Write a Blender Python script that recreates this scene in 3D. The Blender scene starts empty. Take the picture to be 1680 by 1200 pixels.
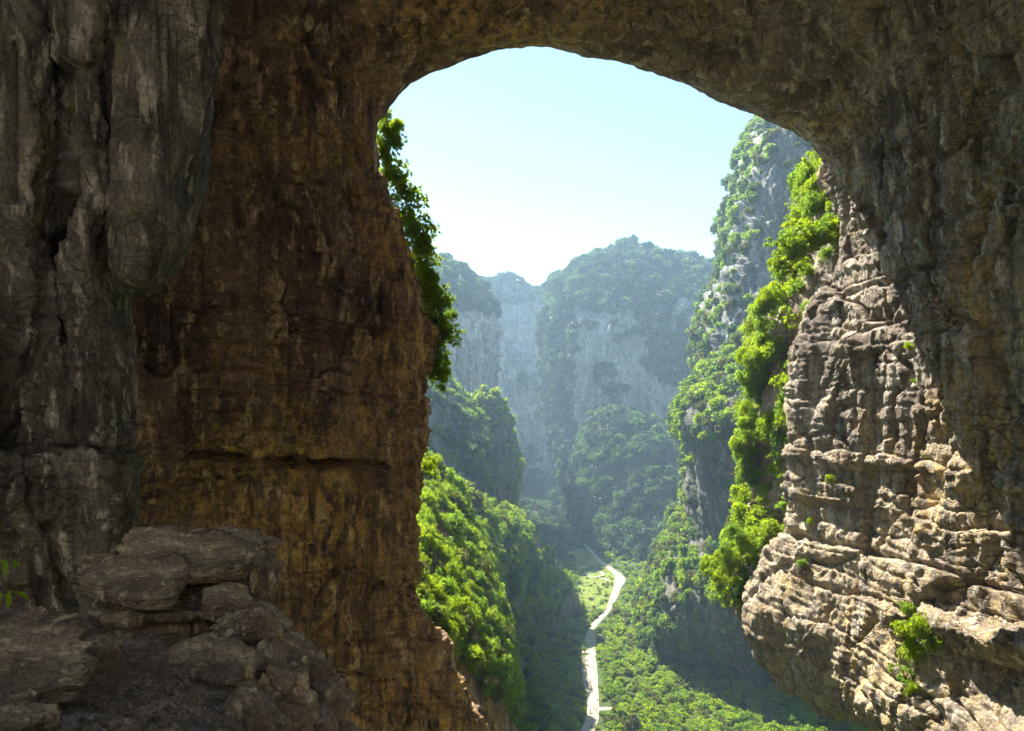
import bpy, math, random
import numpy as np

# ------------------------------------------------------------------ camera, sky, sun, exposure
SC = bpy.context.scene
COL = SC.collection
F_PX, CX, HY = 1300.0, 840.0, 640.0          # focal length, optical centre and horizon in photograph pixels
SUN_AZ, SUN_EL = math.radians(-32.0), math.radians(52.0)   # azimuth from +Y towards +X, elevation

cam_d = bpy.data.cameras.new('camera')
cam = bpy.data.objects.new('camera', cam_d); COL.objects.link(cam)
cam_d.sensor_width = 36.0
cam_d.lens = F_PX / 1680.0 * 36.0
cam_d.shift_y = (HY - 600.0) / 1680.0
cam_d.clip_start, cam_d.clip_end = 0.2, 8000.0
cam.location = (0, 0, 0); cam.rotation_euler = (math.radians(90), 0, 0)
SC.camera = cam

W = bpy.data.worlds.new('World'); SC.world = W; W.use_nodes = True
wn = W.node_tree.nodes; wl = W.node_tree.links
sky = wn.new('ShaderNodeTexSky'); sky.sky_type = 'NISHITA'; sky.sun_disc = False
sky.sun_elevation = SUN_EL; sky.sun_rotation = SUN_AZ
sky.altitude = 900; sky.air_density = 1.0; sky.dust_density = 0.3; sky.ozone_density = 1.0
bg = wn['Background']; bg.inputs['Strength'].default_value = 0.075
tint = wn.new('ShaderNodeMix'); tint.data_type = 'RGBA'; tint.blend_type = 'MULTIPLY'; tint.inputs[0].default_value = 1.0
tint.inputs[7].default_value = (0.93, 1.0, 0.92, 1)          # slightly minty air, the same in every direction
wl.new(sky.outputs[0], tint.inputs[6]); wl.new(tint.outputs[2], bg.inputs['Color'])

sun_d = bpy.data.lights.new('sun', 'SUN'); sun_d.energy = 5.0; sun_d.angle = math.radians(0.5)
sun_d.color = (1.0, 0.93, 0.80)
sun = bpy.data.objects.new('sun', sun_d); COL.objects.link(sun)
from mathutils import Vector, Matrix, Euler
sdir = Vector((math.sin(SUN_AZ) * math.cos(SUN_EL), math.cos(SUN_AZ) * math.cos(SUN_EL), math.sin(SUN_EL)))
sun.rotation_euler = sdir.to_track_quat('Z', 'Y').to_euler()
sun.location = (0, 0, 300)

vs = SC.view_settings
SC.display_settings.display_device = 'sRGB'
vs.view_transform = 'Standard'; vs.look = 'None'; vs.gamma = 1.0; vs.use_curve_mapping = False
vs.exposure = 1.95
SC.cycles.max_bounces = 6; SC.cycles.diffuse_bounces = 4; SC.cycles.volume_bounces = 0; SC.cycles.glossy_bounces = 1
SC.cycles.use_adaptive_sampling = True; SC.cycles.adaptive_threshold = 0.04
SC.cycles.transmission_bounces = 4; SC.cycles.transparent_max_bounces = 4
SC.cycles.use_denoising = True
SC.cycles.sample_clamp_indirect = 6.0

FLOOR = -125.0
rng = np.random.default_rng(7)
random.seed(7)

# ------------------------------------------------------------------ helpers: points, noise, meshes
def P(px, py, Y):
    return ((px - CX) / F_PX * Y, Y, (HY - py) / F_PX * Y)

def on_floor(px, py, z=FLOOR):
    Y = -z * F_PX / (py - HY)
    return ((px - CX) / F_PX * Y, Y, z)

_perm = np.random.default_rng(3).permutation(256); _perm = np.concatenate([_perm, _perm]).astype(np.int64)
_g3 = np.random.default_rng(4).normal(size=(256, 3)); _g3 /= np.linalg.norm(_g3, axis=1)[:, None]

def perlin(p):
    pi = np.floor(p).astype(np.int64); pf = p - pi
    w = pf * pf * pf * (pf * (pf * 6 - 15) + 10)
    pi &= 255
    out = np.zeros(len(p))
    for dx in (0, 1):
        wx = w[:, 0] if dx else 1 - w[:, 0]
        a = _perm[(pi[:, 0] + dx) & 255]
        for dy in (0, 1):
            wy = w[:, 1] if dy else 1 - w[:, 1]
            b = _perm[(a + pi[:, 1] + dy) & 255]
            for dz in (0, 1):
                wz = w[:, 2] if dz else 1 - w[:, 2]
                g = _g3[_perm[(b + pi[:, 2] + dz) & 255]]
                d = g[:, 0] * (pf[:, 0] - dx) + g[:, 1] * (pf[:, 1] - dy) + g[:, 2] * (pf[:, 2] - dz)
                out += wx * wy * wz * d
    return out * 1.6

def fbm(p, octs=4, gain=0.5, ridged=False):
    out = np.zeros(len(p)); a = 1.0; f = 1.0
    for i in range(octs):
        n = perlin(p * f + i * 17.3)
        out += a * ((1 - 2 * np.abs(n)) if ridged else n)
        a *= gain; f *= 2.03
    return out

def hash01(i, seed=0):
    i = (i.astype(np.int64) * 7919 + seed * 104729) & 0x7fffffff
    i = ((i ^ (i >> 13)) * 1274126177) & 0x7fffffff
    return ((i ^ (i >> 16)) & 0xffff) / 65535.0

def voronoi(p, seed=0):
    """per point: random value of the nearest cell and distance to the cell border (F2 - F1)"""
    pi = np.floor(p).astype(np.int64)
    f1 = np.full(len(p), 9.0); f2 = np.full(len(p), 9.0); val = np.zeros(len(p))
    for dx in (-1, 0, 1):
        for dy in (-1, 0, 1):
            for dz in (-1, 0, 1):
                c0 = pi[:, 0] + dx; c1 = pi[:, 1] + dy; c2 = pi[:, 2] + dz
                h = _perm[(_perm[(_perm[(c0 + seed) & 255] + c1) & 255] + c2) & 255]
                fx = c0 + _perm[h] / 255.0; fy = c1 + _perm[(h + 57) & 255] / 255.0; fz = c2 + _perm[(h + 131) & 255] / 255.0
                d = np.sqrt((p[:, 0] - fx) ** 2 + (p[:, 1] - fy) ** 2 + (p[:, 2] - fz) ** 2)
                near = d < f1
                f2 = np.where(near, f1, np.minimum(f2, d))
                val = np.where(near, _perm[(h + 200) & 255] / 255.0, val)
                f1 = np.where(near, d, f1)
    return val, f2 - f1

def sstep(a, b, x):
    t = np.clip((x - a) / (b - a), 0, 1); return t * t * (3 - 2 * t)

def strata(z, h, seed):
    """layers of height h: a random step per layer with a crevice at each joint"""
    k = np.floor(z / h); f = z / h - k
    a = hash01(k, seed); b = hash01(k + 1, seed)
    s = a + (b - a) * sstep(0.82, 1.0, f)
    e = np.minimum(f, 1 - f)
    return s - 0.5 - 0.5 * np.exp(-(e / 0.07) ** 2)

def rock_disp(p, big=1.5, flute=0.8, lay=0.6, block=0.6, fine=0.15, scale=1.0, seed=0, joint=4.0, tall=1.0):
    q = p / scale
    o = seed * 13.7
    warp = np.stack([fbm(q * 0.08 + o, 2), fbm(q * 0.08 + 31 + o, 2), fbm(q * 0.06 + 57 + o, 2)], 1)
    d = big * fbm(q * np.array([.035, .035, .022]) + o, 3)
    if flute:
        w = q + warp * 3.0
        m = sstep(-0.25, 0.35, fbm(q * 0.03 + 90 + o, 2))
        d += flute * (0.35 + m) * (fbm(w * np.array([.16, .16, .022]) + o, 3, ridged=True) - 0.4)
    if lay:
        z = q[:, 2] + warp[:, 2] * 2.2 + q[:, 0] * 0.03
        m = sstep(-0.3, 0.25, fbm(q * 0.045 + 140 + o, 2))
        d += lay * (0.25 + 0.75 * m) * strata(z, joint, seed) + lay * 0.45 * m * strata(z * 1.0 + 0.4 * warp[:, 0], joint * 0.29, seed + 5)
    if block:
        b = (q + warp * 1.2) * np.array([.26, .26, .15 / tall])
        v, e = voronoi(b, seed)
        m = sstep(-0.35, 0.2, fbm(q * 0.05 + 200 + o, 2))
        d += block * (0.3 + m) * (v - 0.5) - block * 0.55 * (0.3 + 0.7 * m) * np.exp(-(e / 0.06) ** 2)
        v, e = voronoi((q + warp * 0.6) * np.array([.75, .75, .5]), seed + 9)
        d += block * 0.33 * (v - 0.5) - block * 0.2 * np.exp(-(e / 0.10) ** 2)
    d += fine * fbm(q * 0.55 + o, 5, 0.55)
    return d * scale

def line_dist(q, pts):
    """distance of pixels q (n, 2) to a polyline, and the side of it (+ below / right)"""
    best = np.full(len(q), 1e9); side = np.zeros(len(q))
    for (x0, y0), (x1, y1) in zip(pts[:-1], pts[1:]):
        d = np.array((x1 - x0, y1 - y0), float); L = d @ d
        t = np.clip(((q[:, 0] - x0) * d[0] + (q[:, 1] - y0) * d[1]) / L, 0, 1)
        ex = q[:, 0] - x0 - t * d[0]; ey = q[:, 1] - y0 - t * d[1]
        e = np.hypot(ex, ey); near = e < best
        side = np.where(near, np.sign(d[0] * ey - d[1] * ex), side); best = np.where(near, e, best)
    return best, side

def features(p, feats, wob=5.0, f=.25):
    """cracks (negative depth) and ribs (positive) on a wall, each a polyline with width and depth; step: rock below it stands out"""
    q = to_px(p); w = np.stack([fbm(p * f + 3, 3), fbm(p * f + 33, 3)], 1) * wob
    q = q + w; d = np.zeros(len(p)); var = .6 + .6 * np.clip(fbm(p * f * .6 + 61, 2) + .3, 0, 1)
    for pts, width, depth, step in feats:
        e, sd = line_dist(q, pts)
        if depth: d += depth * var * np.exp(-(e / width) ** 2)
        if step: d += step * sstep(-width * .5, width * .5, e * sd) * np.exp(-(e / (width * 9)) ** 2)
    return d

def catmull(ctrl, counts):
    """ctrl (n, m, 3) -> interpolate along axis 0, counts[i] cells in segment i"""
    n = len(ctrl); out = []
    for i in range(n - 1):
        p0 = ctrl[max(i - 1, 0)]; p1 = ctrl[i]; p2 = ctrl[i + 1]; p3 = ctrl[min(i + 2, n - 1)]
        last = i == n - 2
        for k in range(counts[i] + (1 if last else 0)):
            t = k / counts[i]
            out.append(0.5 * ((2 * p1) + (-p0 + p2) * t + (2 * p0 - 5 * p1 + 4 * p2 - p3) * t * t + (-p0 + 3 * p1 - 3 * p2 + p3) * t ** 3))
    return np.array(out)

def to_px(p):
    Y = np.maximum(p[..., 1], 4.0)
    return np.stack([CX + p[..., 0] / Y * F_PX, HY - p[..., 2] / Y * F_PX], -1)

def seg_counts(ctrl, step, lo=3, hi=220):
    px = np.clip(to_px(ctrl), -150, 1850)
    L = np.linalg.norm(px[1:] - px[:-1], axis=-1)
    L = np.percentile(L, 75, axis=1) if L.shape[1] > 3 else L.max(axis=1)
    return [int(min(hi, max(lo, round(v / step)))) for v in L]

def grid_normals(G):
    du = np.gradient(G, axis=0); dv = np.gradient(G, axis=1)
    n = np.cross(du, dv); n /= np.maximum(np.linalg.norm(n, axis=-1, keepdims=True), 1e-9)
    return n

def new_mesh(name, verts, quads, smooth=True):
    me = bpy.data.meshes.new(name)
    verts = np.asarray(verts, dtype=np.float32); quads = np.asarray(quads, dtype=np.int32)
    k = quads.shape[1]
    me.vertices.add(len(verts)); me.vertices.foreach_set('co', verts.ravel())
    me.loops.add(quads.size); me.loops.foreach_set('vertex_index', quads.ravel())
    me.polygons.add(len(quads))
    me.polygons.foreach_set('loop_start', np.arange(0, quads.size, k, dtype=np.int32))
    me.polygons.foreach_set('loop_total', np.full(len(quads), k, dtype=np.int32))
    me.polygons.foreach_set('use_smooth', np.full(len(quads), smooth, dtype=bool))
    me.update(calc_edges=True); me.validate()
    return me

def grid_quads(nr, nc, flip=False):
    i = np.arange(nr * nc).reshape(nr, nc)
    q = np.stack([i[:-1, :-1], i[1:, :-1], i[1:, 1:], i[:-1, 1:]], -1).reshape(-1, 4)
    return q[:, ::-1] if flip else q

def tag(o, label=None, cat=None, group=None, kind=None):
    if label: o['label'] = label
    if cat: o['category'] = cat
    if group: o['group'] = group
    if kind: o['kind'] = kind
    return o

def link(name, me, mat=None, parent=None):
    o = bpy.data.objects.new(name, me); COL.objects.link(o)
    if mat is not None and me is not None and not me.materials: me.materials.append(mat)
    if parent is not None: o.parent = parent
    return o

SURF = {}
def sheet(key, name, ctrl, mat, step=3.0, disp=None, row_counts=None, col_counts=None, toward=(0, 0, 0), smooth=True, taper=0):
    C = np.array(ctrl, dtype=float)
    rc = row_counts or seg_counts(C, step)
    cc = col_counts or seg_counts(C.transpose(1, 0, 2), step)
    G = catmull(C, rc)
    G = catmull(G.transpose(1, 0, 2), cc).transpose(1, 0, 2)
    N = grid_normals(G)
    s = np.sum(N * (np.array(toward) - G)) < 0
    if s: N = -N
    nr, nc = G.shape[:2]
    if disp is not None:
        d = disp(G.reshape(-1, 3), N.reshape(-1, 3)).reshape(nr, nc)
        G = G + N * d[..., None]
    me = new_mesh(name, G.reshape(-1, 3), grid_quads(nr, nc), smooth)
    o = link(name, me, mat)
    SURF[key] = (G, grid_normals(G) * (-1 if s else 1))
    return o

# ------------------------------------------------------------------ materials
def mat_new(name):
    m = bpy.data.materials.new(name); m.use_nodes = True
    nt = m.node_tree; nt.nodes.clear()
    out = nt.nodes.new('ShaderNodeOutputMaterial')
    return m, nt, out

def N_(nt, t, **kw):
    n = nt.nodes.new(t)
    for k, v in kw.items():
        if k in n.inputs: n.inputs[k].default_value = v
        else: setattr(n, k, v)
    return n

def mixc(nt, fac, a, b, mode='MIX'):
    n = nt.nodes.new('ShaderNodeMix'); n.data_type = 'RGBA'; n.blend_type = mode
    for sock, v in ((n.inputs[0], fac), (n.inputs[6], a), (n.inputs[7], b)):
        if isinstance(v, (int, float)): sock.default_value = v
        elif isinstance(v, tuple): sock.default_value = v if len(v) == 4 else (*v, 1)
        else: nt.links.new(v, sock)
    return n.outputs[2]

def noise_mask(nt, scale3, detail=5, lo=0.45, hi=0.6, rough=0.55, off=0.0, dist=0.0):
    tc = nt.nodes.new('ShaderNodeTexCoord'); mp = nt.nodes.new('ShaderNodeMapping')
    mp.inputs['Scale'].default_value = scale3; mp.inputs['Location'].default_value = (off, off * .7, off * 1.3)
    nt.links.new(tc.outputs['Object'], mp.inputs['Vector'])
    nz = N_(nt, 'ShaderNodeTexNoise', Scale=1.0, Detail=detail, Roughness=rough, Distortion=dist)
    nt.links.new(mp.outputs[0], nz.inputs['Vector'])
    mr = N_(nt, 'ShaderNodeMapRange'); mr.inputs['From Min'].default_value = lo; mr.inputs['From Max'].default_value = hi
    nt.links.new(nz.outputs['Fac'], mr.inputs['Value'])
    return mr.outputs[0], nz.outputs['Fac']

def rock_mat(name, base, dark, light, stain=(.02, .017, .015), ochre=None, moss=None, k=1.0, rough=.85, streak=.6, bump=.6, bumpd=.12, spec=.25, alt=None):
    m, nt, out = mat_new(name)
    bs = N_(nt, 'ShaderNodeBsdfPrincipled', Roughness=rough)
    bs.inputs['Specular IOR Level'].default_value = spec
    def pick(a_, b_):
        return a_ if alt is None else mixc(nt, xf, a_, b_)
    if alt:                                                     # the rock of the other side of the cave is another colour
        tc = nt.nodes.new('ShaderNodeTexCoord'); sx = nt.nodes.new('ShaderNodeSeparateXYZ'); nt.links.new(tc.outputs['Object'], sx.inputs[0])
        _, fx = noise_mask(nt, (.05, .05, .05), 4)
        ma = N_(nt, 'ShaderNodeMath', operation='MULTIPLY_ADD'); nt.links.new(fx, ma.inputs[0]); ma.inputs[1].default_value = 30; nt.links.new(sx.outputs[0], ma.inputs[2])
        mr = N_(nt, 'ShaderNodeMapRange'); mr.inputs['From Min'].default_value = 8; mr.inputs['From Max'].default_value = 48; nt.links.new(ma.outputs[0], mr.inputs['Value'])
        xf = mr.outputs[0]
    else: alt = None
    A = alt or (base, dark, light, ochre, stain)
    base_, dark_, light_ = pick(base, A[0]), pick(dark, A[1]), pick(light, A[2])
    if ochre: ochre = pick(ochre, A[3])
    stain = pick(stain, A[4])
    a, _ = noise_mask(nt, (.12 * k, .12 * k, .10 * k), 4, .38, .62)
    c = mixc(nt, a, base_, dark_)
    a, _ = noise_mask(nt, (.55 * k, .55 * k, .14 * k), 5, .53, .64, .62, 11)
    c = mixc(nt, a, c, light_)
    if ochre:
        a, _ = noise_mask(nt, (.05 * k, .05 * k, .035 * k), 5, .46, .6, .6, 23)
        b, _ = noise_mask(nt, (.8 * k, .8 * k, .3 * k), 5, .42, .6, .6, 29)
        mm = N_(nt, 'ShaderNodeMath', operation='MULTIPLY'); nt.links.new(a, mm.inputs[0]); nt.links.new(b, mm.inputs[1])
        if alt:                                                  # ochre share grows downwards below a noise-broken height
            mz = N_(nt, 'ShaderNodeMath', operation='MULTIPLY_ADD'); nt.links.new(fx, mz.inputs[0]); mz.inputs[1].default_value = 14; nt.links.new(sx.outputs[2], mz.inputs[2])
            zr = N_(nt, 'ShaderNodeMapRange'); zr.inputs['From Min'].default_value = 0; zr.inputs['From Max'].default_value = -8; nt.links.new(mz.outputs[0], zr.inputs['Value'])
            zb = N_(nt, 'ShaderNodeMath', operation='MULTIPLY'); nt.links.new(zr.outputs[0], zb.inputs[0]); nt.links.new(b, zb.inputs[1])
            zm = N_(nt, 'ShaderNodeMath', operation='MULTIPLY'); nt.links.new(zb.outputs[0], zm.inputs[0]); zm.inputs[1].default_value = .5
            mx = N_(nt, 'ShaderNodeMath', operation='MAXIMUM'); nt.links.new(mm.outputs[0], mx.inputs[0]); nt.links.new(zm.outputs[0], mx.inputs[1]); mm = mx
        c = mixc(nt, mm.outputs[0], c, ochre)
    a, _ = noise_mask(nt, (.45 * k, .45 * k, .03 * k), 5, .52, .66, .6, 37, .3)          # water streaks running down
    mm = N_(nt, 'ShaderNodeMath', operation='MULTIPLY'); nt.links.new(a, mm.inputs[0]); mm.inputs[1].default_value = streak
    c = mixc(nt, mm.outputs[0], c, stain)
    a, _ = noise_mask(nt, (.04 * k, .04 * k, 1.1 * k), 4, .56, .66, .55, 51, .2)          # thin bedding lines
    mm = N_(nt, 'ShaderNodeMath', operation='MULTIPLY'); nt.links.new(a, mm.inputs[0]); mm.inputs[1].default_value = .25
    c = mixc(nt, mm.outputs[0], c, stain)
    if moss:
        a, _ = noise_mask(nt, (.16 * k, .16 * k, .12 * k), 6, .56, .68, .65, 71)
        mm = N_(nt, 'ShaderNodeMath', operation='MULTIPLY'); nt.links.new(a, mm.inputs[0]); mm.inputs[1].default_value = .7
        c = mixc(nt, mm.outputs[0], c, moss)
    # joints: cracks between broken blocks
    tc = nt.nodes.new('ShaderNodeTexCoord'); mp = nt.nodes.new('ShaderNodeMapping'); mp.inputs['Scale'].default_value = (.30 * k, .30 * k, .62 * k)
    nw = N_(nt, 'ShaderNodeTexNoise', Scale=.35 * k, Detail=4.0); nt.links.new(tc.outputs['Object'], nw.inputs['Vector'])
    sc = N_(nt, 'ShaderNodeVectorMath', operation='MULTIPLY_ADD'); nt.links.new(nw.outputs['Color'], sc.inputs[0]); sc.inputs[1].default_value = (2.5 / k,) * 3
    nt.links.new(tc.outputs['Object'], sc.inputs[2]); nt.links.new(sc.outputs[0], mp.inputs['Vector'])
    vo = nt.nodes.new('ShaderNodeTexVoronoi'); vo.feature = 'DISTANCE_TO_EDGE'; vo.inputs['Scale'].default_value = 1.0
    nt.links.new(mp.outputs[0], vo.inputs['Vector'])
    cr = N_(nt, 'ShaderNodeMapRange'); cr.inputs['From Min'].default_value = .0; cr.inputs['From Max'].default_value = .05; nt.links.new(vo.outputs['Distance'], cr.inputs['Value'])
    am, _ = noise_mask(nt, (.1 * k, .1 * k, .1 * k), 3, .42, .62, .5, 131)
    iv = N_(nt, 'ShaderNodeMath', operation='SUBTRACT'); iv.inputs[0].default_value = 1.0; nt.links.new(cr.outputs[0], iv.inputs[1])
    im = N_(nt, 'ShaderNodeMath', operation='MULTIPLY'); nt.links.new(iv.outputs[0], im.inputs[0]); nt.links.new(am, im.inputs[1])
    mm = N_(nt, 'ShaderNodeMath', operation='MULTIPLY'); nt.links.new(im.outputs[0], mm.inputs[0]); mm.inputs[1].default_value = .4
    c = mixc(nt, mm.outputs[0], c, stain)
    a, f1 = noise_mask(nt, (2.2 * k, 2.2 * k, 1.5 * k), 6, .3, .7, .7, 83)
    c = mixc(nt, .55, c, a, 'OVERLAY')
    nt.links.new(c, bs.inputs['Base Color'])
    _, f2 = noise_mask(nt, (.9 * k, .9 * k, 2.6 * k), 6, .3, .7, .65, 97)
    ad = N_(nt, 'ShaderNodeMath', operation='ADD'); nt.links.new(f1, ad.inputs[0]); nt.links.new(f2, ad.inputs[1])
    a2 = N_(nt, 'ShaderNodeMath', operation='SUBTRACT'); nt.links.new(ad.outputs[0], a2.inputs[0]); nt.links.new(im.outputs[0], a2.inputs[1]); ad = a2
    bp = N_(nt, 'ShaderNodeBump', Strength=bump, Distance=bumpd / k)
    nt.links.new(ad.outputs[0], bp.inputs['Height']); nt.links.new(bp.outputs[0], bs.inputs['Normal'])
    nt.links.new(bs.outputs[0], out.inputs[0])
    return m

M = {}
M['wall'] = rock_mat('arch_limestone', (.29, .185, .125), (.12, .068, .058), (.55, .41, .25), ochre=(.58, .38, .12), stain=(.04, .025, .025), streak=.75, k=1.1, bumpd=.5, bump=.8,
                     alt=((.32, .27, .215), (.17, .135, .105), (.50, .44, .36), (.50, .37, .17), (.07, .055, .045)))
M['pillar'] = rock_mat('grey_flowstone', (.20, .168, .13), (.08, .065, .05), (.42, .37, .30), stain=(.018, .014, .012), moss=(.17, .15, .06), streak=.7, k=2.2, bumpd=.5, bump=.8)
M['boulder'] = rock_mat('ledge_rock', (.40, .31, .21), (.20, .145, .105), (.60, .50, .33), stain=(.04, .022, .022), moss=(.22, .20, .07), streak=.25, k=7, bumpd=.5, bump=.9)
M['cliff'] = rock_mat('pale_cliff', (.25, .245, .23), (.16, .155, .145), (.40, .395, .375), stain=(.05, .05, .045), moss=(.09, .12, .05), streak=.75, k=.6, bumpd=.6)
M['darkcliff'] = rock_mat('grey_cliff', (.17, .16, .13), (.09, .085, .07), (.30, .28, .23), stain=(.03, .03, .025), moss=(.06, .09, .03), streak=.7, k=.8, bumpd=.6)
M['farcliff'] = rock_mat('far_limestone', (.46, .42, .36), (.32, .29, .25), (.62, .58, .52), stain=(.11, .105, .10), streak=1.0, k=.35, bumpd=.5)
M['soil'] = rock_mat('dark_soil', (.05, .06, .025), (.03, .035, .015), (.07, .08, .03), streak=.1, k=.7)  # dark green-brown soil, varied by noise only
M['gravel'] = rock_mat('gravel_ground', (.40, .31, .24), (.26, .19, .145), (.60, .52, .44), streak=0, k=14, bumpd=.6, bump=1.0)

def plain_mat(name, col, rough=.8, var=.25, scale=.6):
    m, nt, out = mat_new(name)
    bs = N_(nt, 'ShaderNodeBsdfPrincipled', Roughness=rough)
    bs.inputs['Specular IOR Level'].default_value = .2
    a, _ = noise_mask(nt, (scale,) * 3, 6, .3, .7)
    c = mixc(nt, a, tuple(v * (1 - var) for v in col), tuple(min(1, v * (1 + var)) for v in col))
    nt.links.new(c, bs.inputs['Base Color']); nt.links.new(bs.outputs[0], out.inputs[0])
    return m

def leaf_mat(name, dark, mid, light, trans, tw=.5):
    m, nt, out = mat_new(name)
    oi = nt.nodes.new('ShaderNodeObjectInfo')
    cr = nt.nodes.new('ShaderNodeValToRGB')
    cr.color_ramp.elements[0].color = (*dark, 1); cr.color_ramp.elements[1].color = (*light, 1)
    e = cr.color_ramp.elements.new(.5); e.color = (*mid, 1)
    nz, raw = noise_mask(nt, (1.6, 1.6, 1.6), 3, .3, .7)
    ad = N_(nt, 'ShaderNodeMath', operation='MULTIPLY_ADD'); nt.links.new(nz, ad.inputs[0]); ad.inputs[1].default_value = .45
    ml = N_(nt, 'ShaderNodeMath', operation='MULTIPLY'); nt.links.new(oi.outputs['Random'], ml.inputs[0]); ml.inputs[1].default_value = .6
    nt.links.new(ml.outputs[0], ad.inputs[2]); nt.links.new(ad.outputs[0], cr.inputs[0])
    bs = N_(nt, 'ShaderNodeBsdfPrincipled', Roughness=.5); bs.inputs['Specular IOR Level'].default_value = .35
    nt.links.new(cr.outputs[0], bs.inputs['Base Color'])
    tr = nt.nodes.new('ShaderNodeBsdfTranslucent')
    tc = mixc(nt, .8, cr.outputs[0], trans); nt.links.new(tc, tr.inputs[0])
    mx = nt.nodes.new('ShaderNodeMixShader'); mx.inputs[0].default_value = tw
    nt.links.new(bs.outputs[0], mx.inputs[1]); nt.links.new(tr.outputs[0], mx.inputs[2])
    nt.links.new(mx.outputs[0], out.inputs[0])
    return m

M['leaf_bright'] = leaf_mat('leaf_bright', (.07, .14, .010), (.13, .22, .012), (.26, .30, .02), (.50, .66, .02), .55)
M['leaf_mid'] = leaf_mat('leaf_mid', (.04, .09, .008), (.10, .17, .010), (.21, .24, .018), (.34, .54, .04), .55)
M['leaf_dark'] = leaf_mat('leaf_dark', (.022, .055, .018), (.035, .08, .022), (.07, .11, .03), (.16, .28, .06))
M['leaf_olive'] = leaf_mat('leaf_olive', (.05, .075, .018), (.10, .115, .025), (.17, .16, .04), (.26, .28, .05), .4)
M['leaf_far'] = leaf_mat('leaf_far', (.016, .034, .020), (.026, .052, .026), (.045, .07, .03), (.05, .09, .04), .25)  # darker copy for the far trees: their shade put into the leaf colour
M['bark'] = plain_mat('bark', (.10, .075, .05), .9, .4, 2.0)
M['road'] = plain_mat('pale_concrete', (.36, .32, .235), .85, .16, .25)
M['kerb'] = plain_mat('kerb_stone', (.40, .38, .33), .85, .2, .5)
M['lawn'] = plain_mat('lawn', (.13, .17, .022), .9, .5, .5)
M['ground'] = plain_mat('valley_soil', (.055, .08, .022), .9, .4, .08)

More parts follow.
